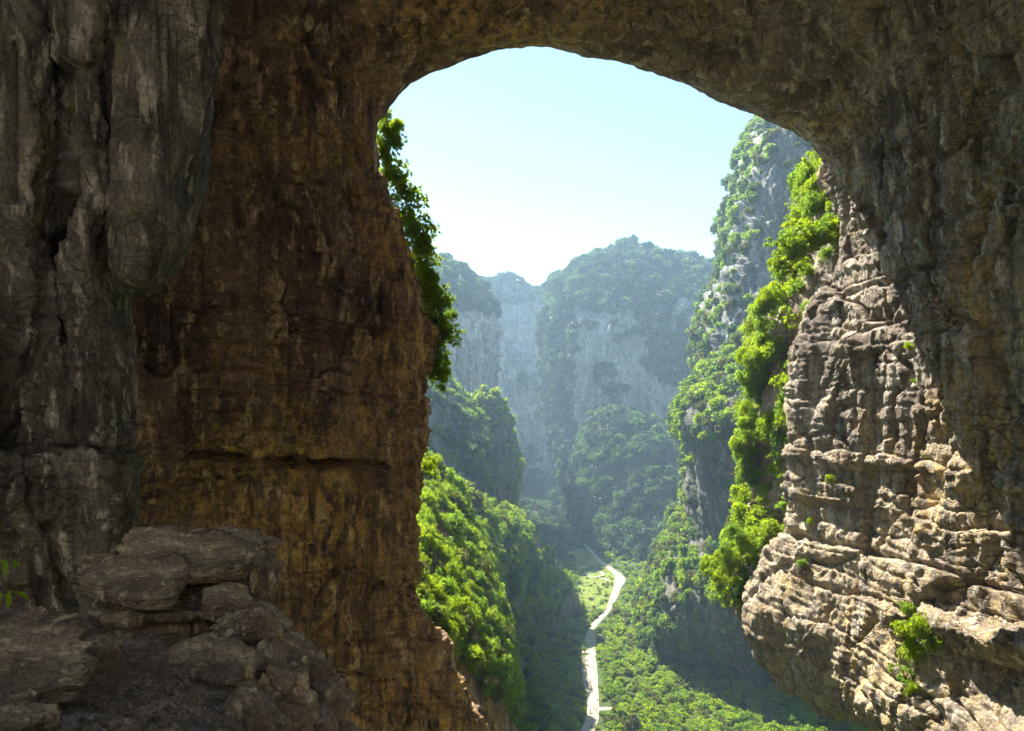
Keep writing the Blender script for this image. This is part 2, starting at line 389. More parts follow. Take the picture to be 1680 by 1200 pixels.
# ------------------------------------------------------------------ the rock arch (one skin: outside face, lip, vault and walls)
def arch():
    A = [ # lip, then four stations going into the cave: (px, py, Y); outward direction of the outside face
     ((900, 1500, 118), (760, 1520, 112), (500, 1540, 106), (230, 1560, 102), (-200, 1600, 85), (-1, -.2)),
     ((800, 1200, 118), (685, 1215, 112), (470, 1230, 107), (230, 1240, 103), (-200, 1250, 85), (-1, 0)),
     ((742, 1080, 118), (650, 1085, 113), (465, 1095, 108), (230, 1100, 103), (-200, 1120, 85), (-1, 0)),
     ((694, 960, 118), (632, 960, 113), (460, 965, 108), (225, 970, 103), (-200, 1000, 85), (-1, 0)),
     ((684, 860, 118), (627, 860, 113), (460, 860, 108), (225, 860, 103), (-200, 880, 85), (-1, 0)),
     ((694, 770, 118), (632, 770, 113), (462, 770, 108), (225, 770, 103), (-200, 780, 85), (-1, 0)),
     ((714, 650, 118), (648, 650, 112), (464, 650, 107), (225, 650, 102), (-200, 650, 85), (-1, 0)),
     ((716, 560, 118), (650, 560, 112), (464, 560, 107), (225, 560, 102), (-200, 550, 85), (-1, 0)),
     ((692, 440, 118), (632, 440, 112), (457, 435, 106), (220, 430, 101), (-200, 430, 84), (-1, .1)),
     ((660, 330, 118), (607, 325, 111), (446, 310, 104), (220, 300, 99), (-200, 260, 82), (-1, .2)),
     ((624, 225, 118), (575, 205, 110), (430, 160, 102), (215, 120, 97), (-200, 50, 80), (-1, .5)),
     ((642, 178, 118), (592, 120, 110), (455, 20, 101), (250, -80, 94), (-150, -250, 76), (-.7, .7)),
     ((690, 130, 118), (662, 70, 110), (600, -40, 102), (520, -260, 90), (300, -700, 66), (-.3, 1)),
     ((780, 92, 118), (770, 35, 110), (740, -65, 102), (700, -280, 89), (620, -800, 64), (0, 1)),
     ((885, 76, 118), (885, 20, 110), (885, -75, 102), (885, -290, 88), (885, -850, 63), (0, 1)),
     ((1010, 100, 118), (1015, 45, 110), (1030, -50, 102), (1060, -270, 88), (1150, -800, 64), (0, 1)),
     ((1130, 140, 118), (1147, 80, 110), (1185, -20, 102), (1260, -230, 89), (1450, -700, 66), (.2, 1)),
     ((1255, 190, 118), (1288, 130, 110), (1365, 40, 101), (1480, -120, 90), (1750, -500, 70), (.6, .8)),
     ((1345, 247, 119), (1398, 190, 109), (1490, 100, 95), (1640, 20, 79), (1950, -250, 57), (1, .5)),
     ((1383, 369, 120), (1428, 340, 110), (1505, 280, 96), (1650, 210, 80), (1950, 60, 58), (1, .2)),
     ((1352, 480, 121), (1412, 470, 111), (1500, 440, 97), (1650, 400, 80), (1950, 330, 58), (1, 0)),
     ((1310, 580, 122), (1382, 575, 112), (1492, 560, 98), (1650, 540, 81), (1950, 500, 58), (1, 0)),
     ((1303, 730, 122), (1377, 730, 112), (1490, 735, 98), (1650, 745, 81), (1950, 760, 58), (1, 0)),
     ((1300, 867, 122), (1372, 875, 112), (1490, 885, 98), (1650, 905, 81), (1950, 950, 57), (1, 0)),
     ((1262, 930, 122), (1350, 950, 111), (1480, 975, 96), (1650, 1010, 78), (1950, 1080, 55), (1, 0)),
     ((1218, 1005, 121), (1310, 1040, 110), (1460, 1075, 95), (1650, 1120, 77), (1950, 1200, 54), (1, 0)),
     ((1250, 1085, 122), (1335, 1120, 111), (1470, 1165, 92), (1650, 1215, 73), (1950, 1320, 52), (1, 0)),
     ((1335, 1145, 123), (1400, 1180, 110), (1510, 1240, 87), (1680, 1310, 68), (1950, 1450, 48), (1, 0)),
     ((1480, 1210, 124), (1520, 1245, 110), (1590, 1320, 80), (1730, 1420, 60), (2000, 1650, 44), (1, -.1)),
     ((1600, 1420, 126), (1630, 1450, 112), (1690, 1520, 80), (1800, 1650, 60), (2050, 1900, 44), (1, -.2)),
    ]
    rows = []
    for lip, a, b, c, d, (ox, oz) in A:
        L = np.array(P(*lip)); o = np.array((ox, 0, oz), dtype=float); o /= np.linalg.norm(o)
        D = np.array(P(*d))
        back = np.array((np.clip(D[0] * 1.15, -80, 80), -28.0, min(D[2] * 1.05, 90)))
        up = 50 if oz > .4 else 80
        rows.append([L + o * up + np.array((0, 22, 0)), L + o * 26 + np.array((0, 11, 0)), L + o * 5 + np.array((0, 5, 0)),
                     L, P(*a), P(*b), P(*c), P(*d), back, back + o * up])
    # columns in v: outside far, outside near, lip ...
    C = np.array(rows)
    lip_px = to_px(C[:, 3])
    rc = []
    for i in range(len(C) - 1):
        L = np.linalg.norm(to_px(C[i + 1, 4]) - to_px(C[i, 4]))
        rc.append(int(np.clip(L / 2.3, 8, 90)))
    rc[0] = 20; rc[-1] = 20
    cc = [10, 14, 10, 30, 76, 84, 30, 10, 6]
    FE = [
     ([(315, 736), (400, 746)], 5, -3.8, .8), ([(438, 752), (500, 757), (535, 765), (590, 757), (632, 768)], 5.5, -5.0, 1.3),
     ([(225, 735), (320, 738)], 4, -.5, .3), ([(300, 640), (412, 648)], 4, -1.0, .4), ([(521, 765), (513, 820), (508, 872)], 5, -1.6, 0),
     ([(640, 772), (700, 778)], 3, -.5, .3), ([(455, 942), (545, 938), (690, 920)], 4, -.8, .5), ([(440, 905), (452, 862), (560, 852)], 4, -.5, 0),
     ([(555, 840), (572, 925)], 6, -.7, 0), ([(310, 180), (400, 240), (480, 330), (562, 402)], 14, 1.6, .6), ([(295, 345), (350, 368), (402, 412)], 12, 1.5, .5),
     ([(385, 330), (395, 420)], 6, -1.2, 0), ([(628, 460), (612, 560), (606, 700)], 12, -1.3, 0), ([(655, 560), (650, 720)], 7, -.8, 0),
     ([(560, 240), (590, 330), (600, 460)], 9, -1.0, 0), ([(330, 200), (345, 340)], 8, -1.2, 0), ([(500, 60), (545, 180), (560, 260)], 12, .9, 0),
     ([(700, 1000), (690, 1100), (720, 1200)], 6, -.8, 0), ([(600, 930), (590, 1060), (610, 1200)], 5, -.6, 0), ([(480, 960), (470, 1100)], 5, -.6, 0),
     ([(430, 500), (300, 470), (225, 480)], 7, -.7, .4), ([(560, 575), (470, 540), (380, 545)], 4, -.5, .3), ([(230, 590), (420, 560), (560, 600)], 4, -.4, .25),
     ([(1300, 880), (1420, 905), (1530, 935), (1690, 978)], 5, -1.3, .7), ([(1420, 768), (1535, 772)], 5, -1.3, -.5), ([(1352, 826), (1432, 832)], 6, -1.2, -.9),
     ([(1352, 830), (1358, 880)], 6, -.8, 0), ([(1522, 772), (1545, 850), (1562, 905)], 9, 1.4, 0), ([(1348, 505), (1450, 465), (1545, 425)], 4, -.9, .4),
     ([(1370, 560), (1500, 518)], 4, -.6, .3), ([(1440, 372), (1530, 272), (1600, 200), (1690, 105)], 9, -1.8, .8), ([(1600, 150), (1605, 330), (1590, 450)], 8, -1.6, 0),
     ([(1530, 300), (1512, 380), (1520, 460)], 8, -1.3, 0), ([(1575, 420), (1610, 560), (1650, 720), (1680, 800)], 10, 1.3, 0), ([(1480, 640), (1470, 760)], 7, -.9, 0),
     ([(1420, 560), (1435, 700)], 9, 1.0, 0), ([(1360, 560), (1345, 700), (1350, 820)], 8, -.9, 0), ([(1330, 960), (1460, 990), (1560, 1030)], 5, -.8, .6),
     ([(1100, 75), (1180, 83), (1240, 76), (1300, 46), (1352, 18)], 5, .7, 0), ([(1380, 250), (1410, 330), (1432, 385)], 6, 1.2, 0), ([(1460, 200), (1500, 300)], 9, .9, 0),
     ([(1290, 1010), (1330, 1100), (1400, 1190)], 8, -.8, 0), ([(1440, 1000), (1500, 1120), (1560, 1200)], 8, -.8, 0), ([(1300, 200), (1360, 130), (1420, 60)], 10, -.8, 0),
    ]
    def disp(p, n):
        vault = sstep(.30, .75, -n[:, 2])
        up = sstep(14, 34, p[:, 2])
        right = sstep(10, 30, p[:, 0])
        d = (1 - .75 * vault) * (1 - .3 * up) * (1 - .45 * right) * rock_disp(p, big=2.2, flute=.8, lay=1.35, block=1.0, fine=.2, seed=1, joint=4.6)
        w = p + 3.5 * np.stack([fbm(p * .06 + 9, 2), fbm(p * .06 + 19, 2), fbm(p * .06 + 29, 2)], 1)
        v, e = voronoi(w * np.array([.085, .085, .06]), 15)                    # large faces that step against each other
        d += (1 - vault) * ((2.8 - 1.2 * right) * (v - .5) - .7 * np.exp(-(e / .035) ** 2))
        d += right * (1 - vault) * .35 * (fbm(w * np.array([.30, .30, .045]) + 13, 3, .5, True) - .4)   # runnels on the right wall
        wz = w.copy(); wz[:, 0] += p[:, 2] * .5
        d += up * (1 - vault) * 1.1 * (fbm(wz * np.array([.20, .20, .035]) + 3, 4, .5, True) - .5)     # draped folds high up
        lip = np.exp(-((p[:, 1] - 118) / 4.5) ** 2) * sstep(30, 40, p[:, 2])
        v, e = voronoi(w * .13, 5)
        vd = 2.2 * fbm(p * .06 + 70, 3) + .7 * fbm(p * .25 + 75, 4, .55) + 1.6 * (v - .5) * sstep(0, .5, fbm(p * .05 + 81, 2)) - .35 * np.exp(-(e / .08) ** 2)
        d += vault * vd
        d += right * (1 - vault) * .6 * strata(p[:, 2] + .8 * fbm(p * .12 + 5, 3), 2.1, 31)
        d += features(p, FE)
        return d * (1 - .72 * lip)
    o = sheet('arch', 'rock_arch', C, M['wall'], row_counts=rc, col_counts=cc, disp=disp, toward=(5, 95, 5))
    tag(o, 'brown limestone natural arch with vault and walls framing the gorge', 'rock arch', kind='structure')
arch()

# ------------------------------------------------------------------ fluted pillar and hanging curtain on the near side
def pillar():
    edge = [(-260, 175), (-60, 165), (140, 150), (290, 160), (400, 172), (500, 188), (600, 204), (700, 215), (735, 220), (760, 218), (860, 217), (950, 200), (1060, 185), (1250, 180)]
    rows = []
    for y, e in edge:
        low = 1.2 if y > 745 else 0.0
        Y = 41 - low
        rows.append([P(-420, y, Y - 9), P(-160, y, Y - 5), P(-20, y, Y - 1.5), P(40, y, Y - .8), P(e * .58, y, Y + (2.2 if y < 560 else .2)), P(e * .80, y, Y - .2), P(e - 8, y, Y + 1.4),
                     P(e, y, Y + 5), P(e - 26, y, Y + 12), P(e - 160, y, Y + 26)])
    C = np.array(rows)
    PF = [([(118, 120), (108, 240), (122, 300), (98, 420), (108, 560)], 11, -2.6, 0), ([(20, 0), (25, 180), (30, 330)], 9, -1.2, 0), ([(70, 400), (60, 560), (20, 640), (10, 720)], 10, -1.3, 0),
          ([(130, 560), (160, 640), (165, 720)], 6, -.7, 0), ([(80, 870), (95, 930), (110, 1000)], 10, -1.6, 0), ([(0, 730), (110, 735), (218, 742)], 4, -.6, .3),
          ([(20, 880), (60, 900), (75, 990)], 14, -1.5, 0), ([(110, 870), (190, 850)], 4, -.5, 0), ([(10, 800), (150, 810)], 3, -.4, .2)]
    def disp(p, n):
        low = sstep(2, -3, p[:, 2])
        w = p + 1.6 * np.stack([fbm(p * .12, 2), fbm(p * .12 + 9, 2), fbm(p * .1 + 29, 2)], 1)
        w[:, 0] += p[:, 2] * .12 * (1 - low)
        fl = fbm(w * np.array([.55, .55, .06]), 4, .55, True) - .5
        fl2 = fbm(w * np.array([.22, .22, .03]) + 5, 2, .5, True) - .5
        d = (1 - .75 * low) * (.38 * fl + .75 * fl2)
        d += low * rock_disp(p, .5, .35, 1.0, .9, .2, .42, 3, 5.0)
        d += (1 - low) * rock_disp(p, .4, .2, .15, .45, .35, .42, 4, 7)
        z0 = -3.1 + .25 * fbm(p * .25, 2)
        d -= .55 * np.exp(-((p[:, 2] - z0) / .16) ** 2)
        d += features(p, PF, 5, .5)
        return d
    o = sheet('pillar', 'rock_pillar', C, M['pillar'], step=2.6, disp=disp, col_counts=[14, 22, 26, 34, 30, 22, 14, 10, 8])
    tag(o, 'grey fluted rock pillar with a cracked blocky foot beside the ledge', 'rock pillar', kind='structure')
    # the draped curtain that hangs from the vault and ends in a blunt tongue
    out = [(-260, 60, 420, 47), (-60, 105, 360, 46), (60, 125, 335, 45), (170, 140, 322, 44.5), (270, 152, 312, 44), (350, 160, 298, 43.6), (410, 168, 280, 43.4), (448, 182, 256, 43.8), (466, 196, 236, 45.5), (455, 190, 240, 50), (380, 180, 260, 56)]
    rows = []
    for y, l, r, Y in out:
        mid = (l + r) / 2; w = r - l
        rows.append([P(l - 30, y, Y + 14), P(l - 4, y, Y + 6), P(l + w * .10, y, Y + 1.2), P(l + w * .32, y, Y - 1.6), P(l + w * .62, y, Y - 1.9), P(r - w * .1, y, Y + .2), P(r, y, Y + 4), P(r + 6, y, Y + 11), P(r + 10, y, Y + 34)])
    C = np.array(rows)
    def disp(p, n):
        w = p + 1.1 * np.stack([fbm(p * .1, 2), fbm(p * .1 + 9, 2), fbm(p * .1 + 29, 2)], 1)
        w[:, 0] += p[:, 2] * .35 * sstep(-24, -14, p[:, 0])
        fl = fbm(w * np.array([.6, .35, .045]) + 3, 4, .52, True) - .5
        fl2 = fbm(w * np.array([.25, .25, .03]) + 8, 2, .5, True) - .5
        return .30 * fl + .8 * fl2 + .10 * fbm(p * .9, 4)
    o = sheet('curtain', 'rock_curtain', C, M['pillar'], step=2.4, disp=disp, col_counts=[6, 12, 26, 34, 32, 22, 12, 8])
    tag(o, 'smooth grey draped rock curtain hanging from the vault in a blunt tongue', 'rock curtain', kind='structure')
pillar()

def bounce_cliff():  # out-of-view cliff added to bounce warm sunlight into the cave
    rows = [[(x, -175 - 30 * math.cos(x / 60.0) + dy, z) for x in range(-260, 261, 52)] for z, dy in ((150, -40), (120, -6), (60, 0), (0, 3), (-60, 6), (-130, 12))]
    o = sheet('behind', 'cliff', rows, M['farcliff'], row_counts=[16] * 5, col_counts=[10] * 10, disp=lambda p, n: rock_disp(p, 6, 4, 1.5, 3, 1, 1, 30, 9), toward=(0, 0, 0))
    tag(o, 'unseen pale limestone cliff added behind the viewpoint for warm bounce light', 'cliff', kind='structure')
bounce_cliff()

# ------------------------------------------------------------------ shelf of bedded rock on the sunlit wall
def ledge_right():
    rows = [
     [P(1300, 925, 116.0), P(1380, 935, 111.5), P(1480, 950, 102.0), P(1580, 975, 91.0), P(1700, 1000, 80.0), P(1900, 1050, 67.0)],
     [P(1320, 938, 112.6), P(1400, 952, 106.8), P(1490, 968, 96.7), P(1590, 1000, 84.8), P(1700, 1020, 74.0), P(1900, 1080, 61.0)],
     [P(1335, 950, 110.8), P(1410, 975, 103.5), P(1500, 985, 91.4), P(1590, 1032, 78.2), P(1690, 1050, 68.2), P(1900, 1120, 55.0)],
     [P(1340, 968, 110.8), P(1415, 1000, 103.3), P(1500, 1020, 90.4), P(1590, 1055, 77.8), P(1690, 1078, 67.8), P(1900, 1170, 55.0)],
     [P(1345, 985, 113.2), P(1425, 1020, 105.9), P(1510, 1050, 95.1), P(1600, 1085, 82.5), P(1700, 1115, 73.0), P(1900, 1200, 61.0)],
     [P(1360, 1000, 118.9), P(1440, 1040, 112.4), P(1530, 1070, 103.5), P(1620, 1100, 92.0), P(1720, 1130, 82.8), P(1900, 1220, 71.0)],
    ]
    def disp(p, n):
        return rock_disp(p, .8, .15, .55, .95, .25, .6, 6, 3.0)
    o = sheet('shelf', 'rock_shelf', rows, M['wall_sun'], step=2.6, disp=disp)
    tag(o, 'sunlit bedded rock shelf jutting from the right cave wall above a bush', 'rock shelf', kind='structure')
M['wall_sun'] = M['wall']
ledge_right()

# ------------------------------------------------------------------ rocks of the viewpoint ledge
def ledge_ground():
    rows = [
     [P(-700, 930, 26), P(-200, 960, 24), P(60, 1010, 22), P(200, 1040, 20.5), P(330, 1045, 19.8), P(430, 1030, 20), P(500, 1100, 20), P(560, 1300, 20.5), P(600, 2600, 21)],
     [P(-900, 1000, 18), P(-260, 1040, 17), P(60, 1060, 16.5), P(220, 1075, 16.2), P(340, 1085, 16), P(430, 1110, 16), P(500, 1180, 16.5), P(560, 1400, 17), P(600, 3000, 18)],
     [P(-1200, 1100, 13), P(-300, 1110, 12.5), P(60, 1120, 12.5), P(220, 1130, 12.6), P(340, 1150, 12.8), P(430, 1185, 13), P(500, 1300, 13.5), P(560, 1600, 14), P(600, 3500, 15)],
     [P(-1500, 1250, 9), P(-300, 1230, 9), P(60, 1215, 9.2), P(220, 1220, 9.5), P(340, 1240, 9.8), P(440, 1290, 10), P(520, 1450, 10.5), P(600, 1900, 11), P(640, 4500, 12)],
     [P(-3000, 1700, 4), P(-600, 1650, 4), P(60, 1600, 4.5), P(260, 1600, 5), P(420, 1640, 5.5), P(540, 1700, 6), P(650, 2000, 6.5), P(760, 2800, 7), P(800, 7000, 8)],
    ]
    def disp(p, n):
        v, e = voronoi(p * 5.5 + .4 * np.stack([fbm(p * 2, 2)] * 3, 1), 2)
        m = sstep(-.2, .3, fbm(p * .5 + 3, 3))
        return .30 * fbm(p * .35, 3) + .12 * fbm(p * 1.4 + 9, 4) + .055 * m * (np.minimum(e, .5) * 2 * (.4 + v)) + .03 * fbm(p * 6, 3)
    o = sheet('ledge', 'ledge_ground', rows, M['gravel'], step=2.6, disp=disp)
    tag(o, 'stony dirt ground of the viewpoint ledge between the boulders', 'ground', kind='structure')
ledge_ground()

def cube_sphere(n):
    t = np.tan(np.linspace(-1, 1, n + 1) * math.pi / 4)
    a, b = np.meshgrid(t, t, indexing='ij'); one = np.ones_like(a)
    faces = [(one, a, b), (-one, b, a), (b, one, a), (a, -one, b), (a, b, one), (b, a, -one)]
    V = []; Q = []
    for k, f in enumerate(faces):
        v = np.stack(f, -1).reshape(-1, 3)
        Q.append(grid_quads(n + 1, n + 1, flip=True) + len(V) * (n + 1) ** 2); V.append(v)
    V = np.concatenate(V); V /= np.linalg.norm(V, axis=1)[:, None]
    key = np.round(V * 1e5).astype(np.int64)
    _, first, inv = np.unique(key, axis=0, return_index=True, return_inverse=True)
    return V[first], inv.ravel()[np.concatenate(Q)]

def boulder(name, label, cat, c, size, rot=(0, 0, 0), seed=0, planes=16, top=None, n=34, rough=1.0, layers=0.0, mat='boulder', group=None, parent=None):
    """a faceted rock: sphere cut by random planes, stretched, then weathered"""
    r = np.random.default_rng(seed)
    V, Q = cube_sphere(n)
    nn = r.normal(size=(planes, 3)); nn /= np.linalg.norm(nn, axis=1)[:, None]
    dd = r.uniform(.62, .96, planes)
    if top: nn = np.vstack([nn, (0, 0, 1), (0, 0, -1)]); dd = np.append(dd, (top, top))
    dots = V @ nn.T
    rad = np.min(np.where(dots > .05, dd / np.maximum(dots, .05), 9), axis=1)
    rad = np.minimum(rad, 1.3)
    S = np.array(size) / 2
    p = V * rad[:, None] * S
    m = min(size)
    nrm = V / S; nrm /= np.linalg.norm(nrm, axis=1)[:, None]
    s = 1.0 / m
    d = m * rough * (.06 * fbm(p * s * .9 + seed, 3) + .035 * fbm(p * s * 3.5 + seed, 4, .6))
    if layers:
        zz = p[:, 2] + .15 * m * fbm(p * s * .8 + seed, 2)
        d += layers * m * .30 * strata(zz, m * .24, seed) * np.clip(1.4 - np.abs(nrm[:, 2]) * 1.2, .1, 1)
    v, e = voronoi(p * s * 1.6 + seed, seed % 50)
    d += m * rough * (.09 * (v - .5) - .07 * np.exp(-(e / .07) ** 2))
    p = p + nrm * d[:, None]
    R = np.array(Euler([math.radians(a) for a in rot]).to_matrix())
    me = new_mesh(name, p @ R.T, Q)
    o = link(name, me, M[mat], parent); o.location = c
    if parent is None: tag(o, label, cat, group, 'thing')
    return o

def slab(name, label, cat, c, size, rot, seed, layers=1.0, mat='boulder', group=None, sides=8, jag=.06):
    """a broken bed of rock: flat top with a sharp rim, stepped layered sides"""
    r = np.random.default_rng(seed); n = 150
    th = np.linspace(0, 2 * math.pi, n, endpoint=False)
    a = np.sort(r.uniform(0, 2 * math.pi, sides)); dd = r.uniform(.72, 1.0, sides)
    co = np.cos(th[:, None] - a[None]); rad = np.min(np.where(co > .15, dd / np.maximum(co, .15), 9), axis=1)
    rad = np.minimum(rad, 1.25)
    prof = [(f, .5) for f in np.linspace(0.02, .93, 16)] + [(.965, .5), (.99, .492), (1.0, .465), (1.004, .43)]
    prof += [(1.0 - .10 * ((.43 - z) / .93), z) for z in np.linspace(.38, -.44, 22)] + [(.86, -.5), (.5, -.5), (.02, -.5)]
    R_ = np.array([p[0] for p in prof]); Z_ = np.array([p[1] for p in prof])
    x = R_[:, None] * (rad * np.cos(th))[None] * size[0] / 2; y = R_[:, None] * (rad * np.sin(th))[None] * size[1] / 2
    z = np.repeat(Z_[:, None], n, 1) * size[2]
    p = np.stack([x, y, z], -1).reshape(-1, 3); m = size[2]; q = p / max(size[:2])
    side = sstep(.90, 1.0, np.repeat(R_[:, None], n, 1).ravel()) * (p[:, 2] > -.49 * m)
    out = np.stack([np.cos(np.tile(th, len(R_))), np.sin(np.tile(th, len(R_))), 0 * p[:, 0]], 1)
    w = max(size[:2])
    d = w * jag * (fbm(q * 5 + seed, 4, .55)) + w * .035 * layers * strata(p[:, 2] + .1 * m * fbm(q * 4 + seed, 2), m * .27, seed)
    v, e = voronoi(q * 7 * np.array([1, 1, 1.6]) + seed, seed % 60)
    d += w * .04 * (v - .5) - w * .03 * np.exp(-(e / .07) ** 2)
    p = p + out * (d * (.15 + .85 * side))[:, None]
    p[:, 2] += (1 - side) * m * (.10 * fbm(q * 4 + seed, 4, .55) + .10 * (np.floor(2.2 * (fbm(q * 2.2 + seed, 2) + .5)) / 2.2 - .4))
    nr_ = len(prof); i = np.arange(nr_ * n).reshape(nr_, n)
    Q = np.stack([i[:-1], i[1:], np.roll(i, -1, 1)[1:], np.roll(i, -1, 1)[:-1]], -1).reshape(-1, 4)
    Rm = np.array(Euler([math.radians(v_) for v_ in rot]).to_matrix())
    o = link(name, new_mesh(name, p @ Rm.T, Q), M[mat]); o.location = c
    return tag(o, label, cat, group, 'thing')

BL = [ # name, label, (px, py, Y), size, rot, seed, top, layers, rough
 ('rock_slab', 'flat grey slab with a dark overhanging edge in the near corner of the ledge', (36, 1090, 11.2), (2.4, 1.8, .36), (13, 9, -20), 11, .55, .2, .8),
 ('boulder', 'small rough grey rock low in the corner of the ledge, cut by the frame', (10, 1205, 9.2), (1.1, 1.0, .5), (0, 5, 10), 12, .7, .2, 1),
 ('boulder', 'pale gravel-crusted low rock between the near slab and the banded block', (150, 1082, 13.6), (1.0, 1.0, .55), (0, 4, 30), 13, .8, 0, 1.2),
 ('rock_slab', 'tilted pale slab on top of the rock pile, highest of the flat slabs', (292, 912, 19.3), (2.9, 2.3, .44), (15, 14, -10), 14, .5, .2, .6),
 ('rock_slab', 'thin flat slab lying under the tilted top slab next to the pillar', (222, 954, 18.0), (2.8, 2.2, .36), (14, 6, -12), 15, .45, .2, .6),
 ('boulder', 'thick dark block with ochre bands carrying the flat slabs', (268, 1016, 19.5), (4.3, 2.6, 1.45), (4, 4, -6), 16, .75, 1.2, .8),
 ('boulder', 'mossy rounded boulder at the back top of the rock pile', (382, 902, 21.6), (1.9, 1.9, .75), (10, 12, 10), 17, .7, .6, 1.0),
 ('boulder', 'dark purple-brown block at the outer end of the rock pile', (420, 965, 20.8), (1.4, 1.6, 1.5), (6, 12, 20), 18, .75, 1.0, .9),
 ('boulder', 'small angular block wedged under the tilted top slab', (372, 990, 18.2), (1.3, 1.2, .42), (14, 14, 5), 19, .7, .4, 1.0),
 ('rock_slab', 'thin broken slab stepping down from the outer end of the rock pile', (425, 1018, 19.2), (1.5, 1.3, .34), (12, 22, 12), 41, .6, .6, 1),
 ('rock_slab', 'thin tilted slab halfway down the outer ridge', (478, 1072, 18.6), (1.3, 1.2, .30), (10, 30, 5), 42, .6, .6, 1),
 ('boulder', 'low rough rock where the banded block meets the gravel', (408, 1032, 17.6), (1.5, 1.3, .8), (0, 16, 15), 20, None, .7, 1.2),
 ('boulder', 'pale flat-topped mound rising from the gravel below the banded block', (345, 1098, 14.8), (1.75, 1.5, .62), (12, 12, 0), 21, .7, .1, .9),
 ('boulder', 'jagged layered rock on the ridge just below the dark end block', (452, 1052, 19.4), (1.4, 1.5, .9), (0, 22, 10), 22, None, 1.0, 1.2),
 ('boulder', 'jagged rock in the middle of the descending outer ridge', (500, 1105, 18.8), (1.5, 1.5, 1.2), (0, 30, 10), 23, None, 1.0, 1.2),
 ('boulder', 'big knobbly rock at the low end of the outer ridge by the drop', (535, 1172, 18.2), (1.6, 1.6, 1.6), (0, 30, 30), 24, None, 1.0, 1.2),
 ('boulder', 'broken rock on the inner ridge above the gravel slope', (425, 1090, 16.8), (1.25, 1.3, .9), (0, 26, 0), 25, None, .6, 1.2),
 ('boulder', 'coarse craggy rock on the inner ridge near the bottom of the picture', (462, 1150, 16.0), (1.2, 1.3, 1.2), (0, 30, 20), 26, None, .6, 1.2),
 ('boulder', 'smooth-backed rock bulging from the gravel at the bottom edge', (400, 1180, 12.6), (1.1, 1.0, .8), (0, 28, 10), 27, None, .1, .8),
]
for nm, lb, c, sz, rt, sd, tp, ly, rg in BL:
    if tp is not None:
        slab(nm, lb, nm.replace('_', ' '), P(*c), sz, rt, sd, 1.0 + ly, group='rocks of the viewpoint ledge'); continue
    boulder(nm, lb, nm.replace('_', ' '), P(*c), sz, rt, sd, 11, tp, 52, rg, ly, group='rocks of the viewpoint ledge')

# ------------------------------------------------------------------ the gorge beyond the arch
def cdisp(seed, big=3, flute=2.2, lay=.8, block=1.4, fine=.5, scale=1.0, joint=7):
    return lambda p, n: rock_disp(p, big, flute, lay, block, fine, scale, seed, joint, 1.6)

def profile_sheet(key, name, label, rows, mat, step, disp, cat='cliff'):
    o = sheet(key, name, [[P(*c) for c in r] for r in rows], mat, step=step, disp=disp, toward=(40, 60, 60))
    return tag(o, label, cat, kind='structure')

# buttress just outside the arch, lower left, under the yellow-green bushes
profile_sheet('L1', 'cliff', 'brown overgrown buttress just outside the left foot of the arch', [
 [(540, 690, 225), (690, 745, 225), (755, 835, 228), (808, 965, 222), (838, 1100, 215), (850, 1300, 215)],
 [(580, 790, 185), (684, 835, 182), (742, 900, 184), (798, 985, 184), (826, 1090, 180), (840, 1300, 185)],
 [(600, 930, 150), (692, 955, 148), (752, 1020, 150), (797, 1080, 153), (817, 1135, 158), (830, 1300, 170)],
 [(610, 1060, 130), (700, 1080, 130), (755, 1125, 135), (790, 1170, 142), (806, 1200, 150), (815, 1330, 165)],
 [(620, 1320, 126), (740, 1330, 127), (790, 1350, 132), (810, 1390, 140), (815, 1420, 150), (820, 1500, 160)],
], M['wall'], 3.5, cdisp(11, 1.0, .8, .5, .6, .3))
# hillside on the left of the road
profile_sheet('L2', 'cliff', 'bushy green hillside with a dark cliff foot left of the road', [
 [(600, 760, 400), (700, 830, 400), (790, 900, 410), (868, 930, 470), (925, 985, 500), (955, 1010, 505), (965, 1030, 500)],
 [(600, 700, 280), (690, 770, 280), (780, 822, 320), (858, 858, 395), (915, 925, 450), (950, 985, 455), (960, 1020, 450)],
 [(600, 800, 225), (690, 850, 230), (770, 885, 262), (840, 930, 330), (882, 985, 372), (912, 1030, 415), (930, 1043, 435)],
 [(620, 980, 205), (700, 985, 210), (780, 990, 240), (836, 1010, 318), (872, 1050, 358), (900, 1072, 400), (922, 1062, 420)],
 [(620, 1200, 200), (720, 1200, 205), (790, 1190, 230), (838, 1170, 300), (874, 1125, 342), (904, 1095, 380), (926, 1075, 405)],
 [(620, 1600, 200), (720, 1500, 205), (800, 1420, 228), (845, 1330, 290), (880, 1235, 340), (908, 1142, 380), (928, 1110, 400)],
], M['darkcliff'], 4, cdisp(12, 3, 1.2, .8, 1.4, .5))
# ridge behind it
profile_sheet('L3', 'cliff', 'steep wooded ridge behind the left hillside with a lit crest', [
 [(560, 480, 520), (680, 560, 520), (735, 630, 530), (790, 700, 540), (812, 780, 550), (840, 900, 560)],
 [(560, 520, 430), (690, 585, 420), (735, 640, 425), (782, 705, 430), (800, 770, 440), (818, 880, 460)],
 [(560, 640, 390), (690, 680, 380), (735, 720, 385), (778, 760, 395), (792, 820, 405), (800, 920, 420)],
 [(560, 850, 370), (690, 860, 365), (735, 870, 370), (775, 880, 380), (790, 900, 390), (795, 980, 400)],
 [(560, 1100, 360), (690, 1080, 360), (735, 1080, 365), (775, 1060, 375), (788, 1060, 385), (792, 1060, 395)],
], M['darkcliff'], 4, cdisp(13, 3, 1.5, .8, 1.4, .5))
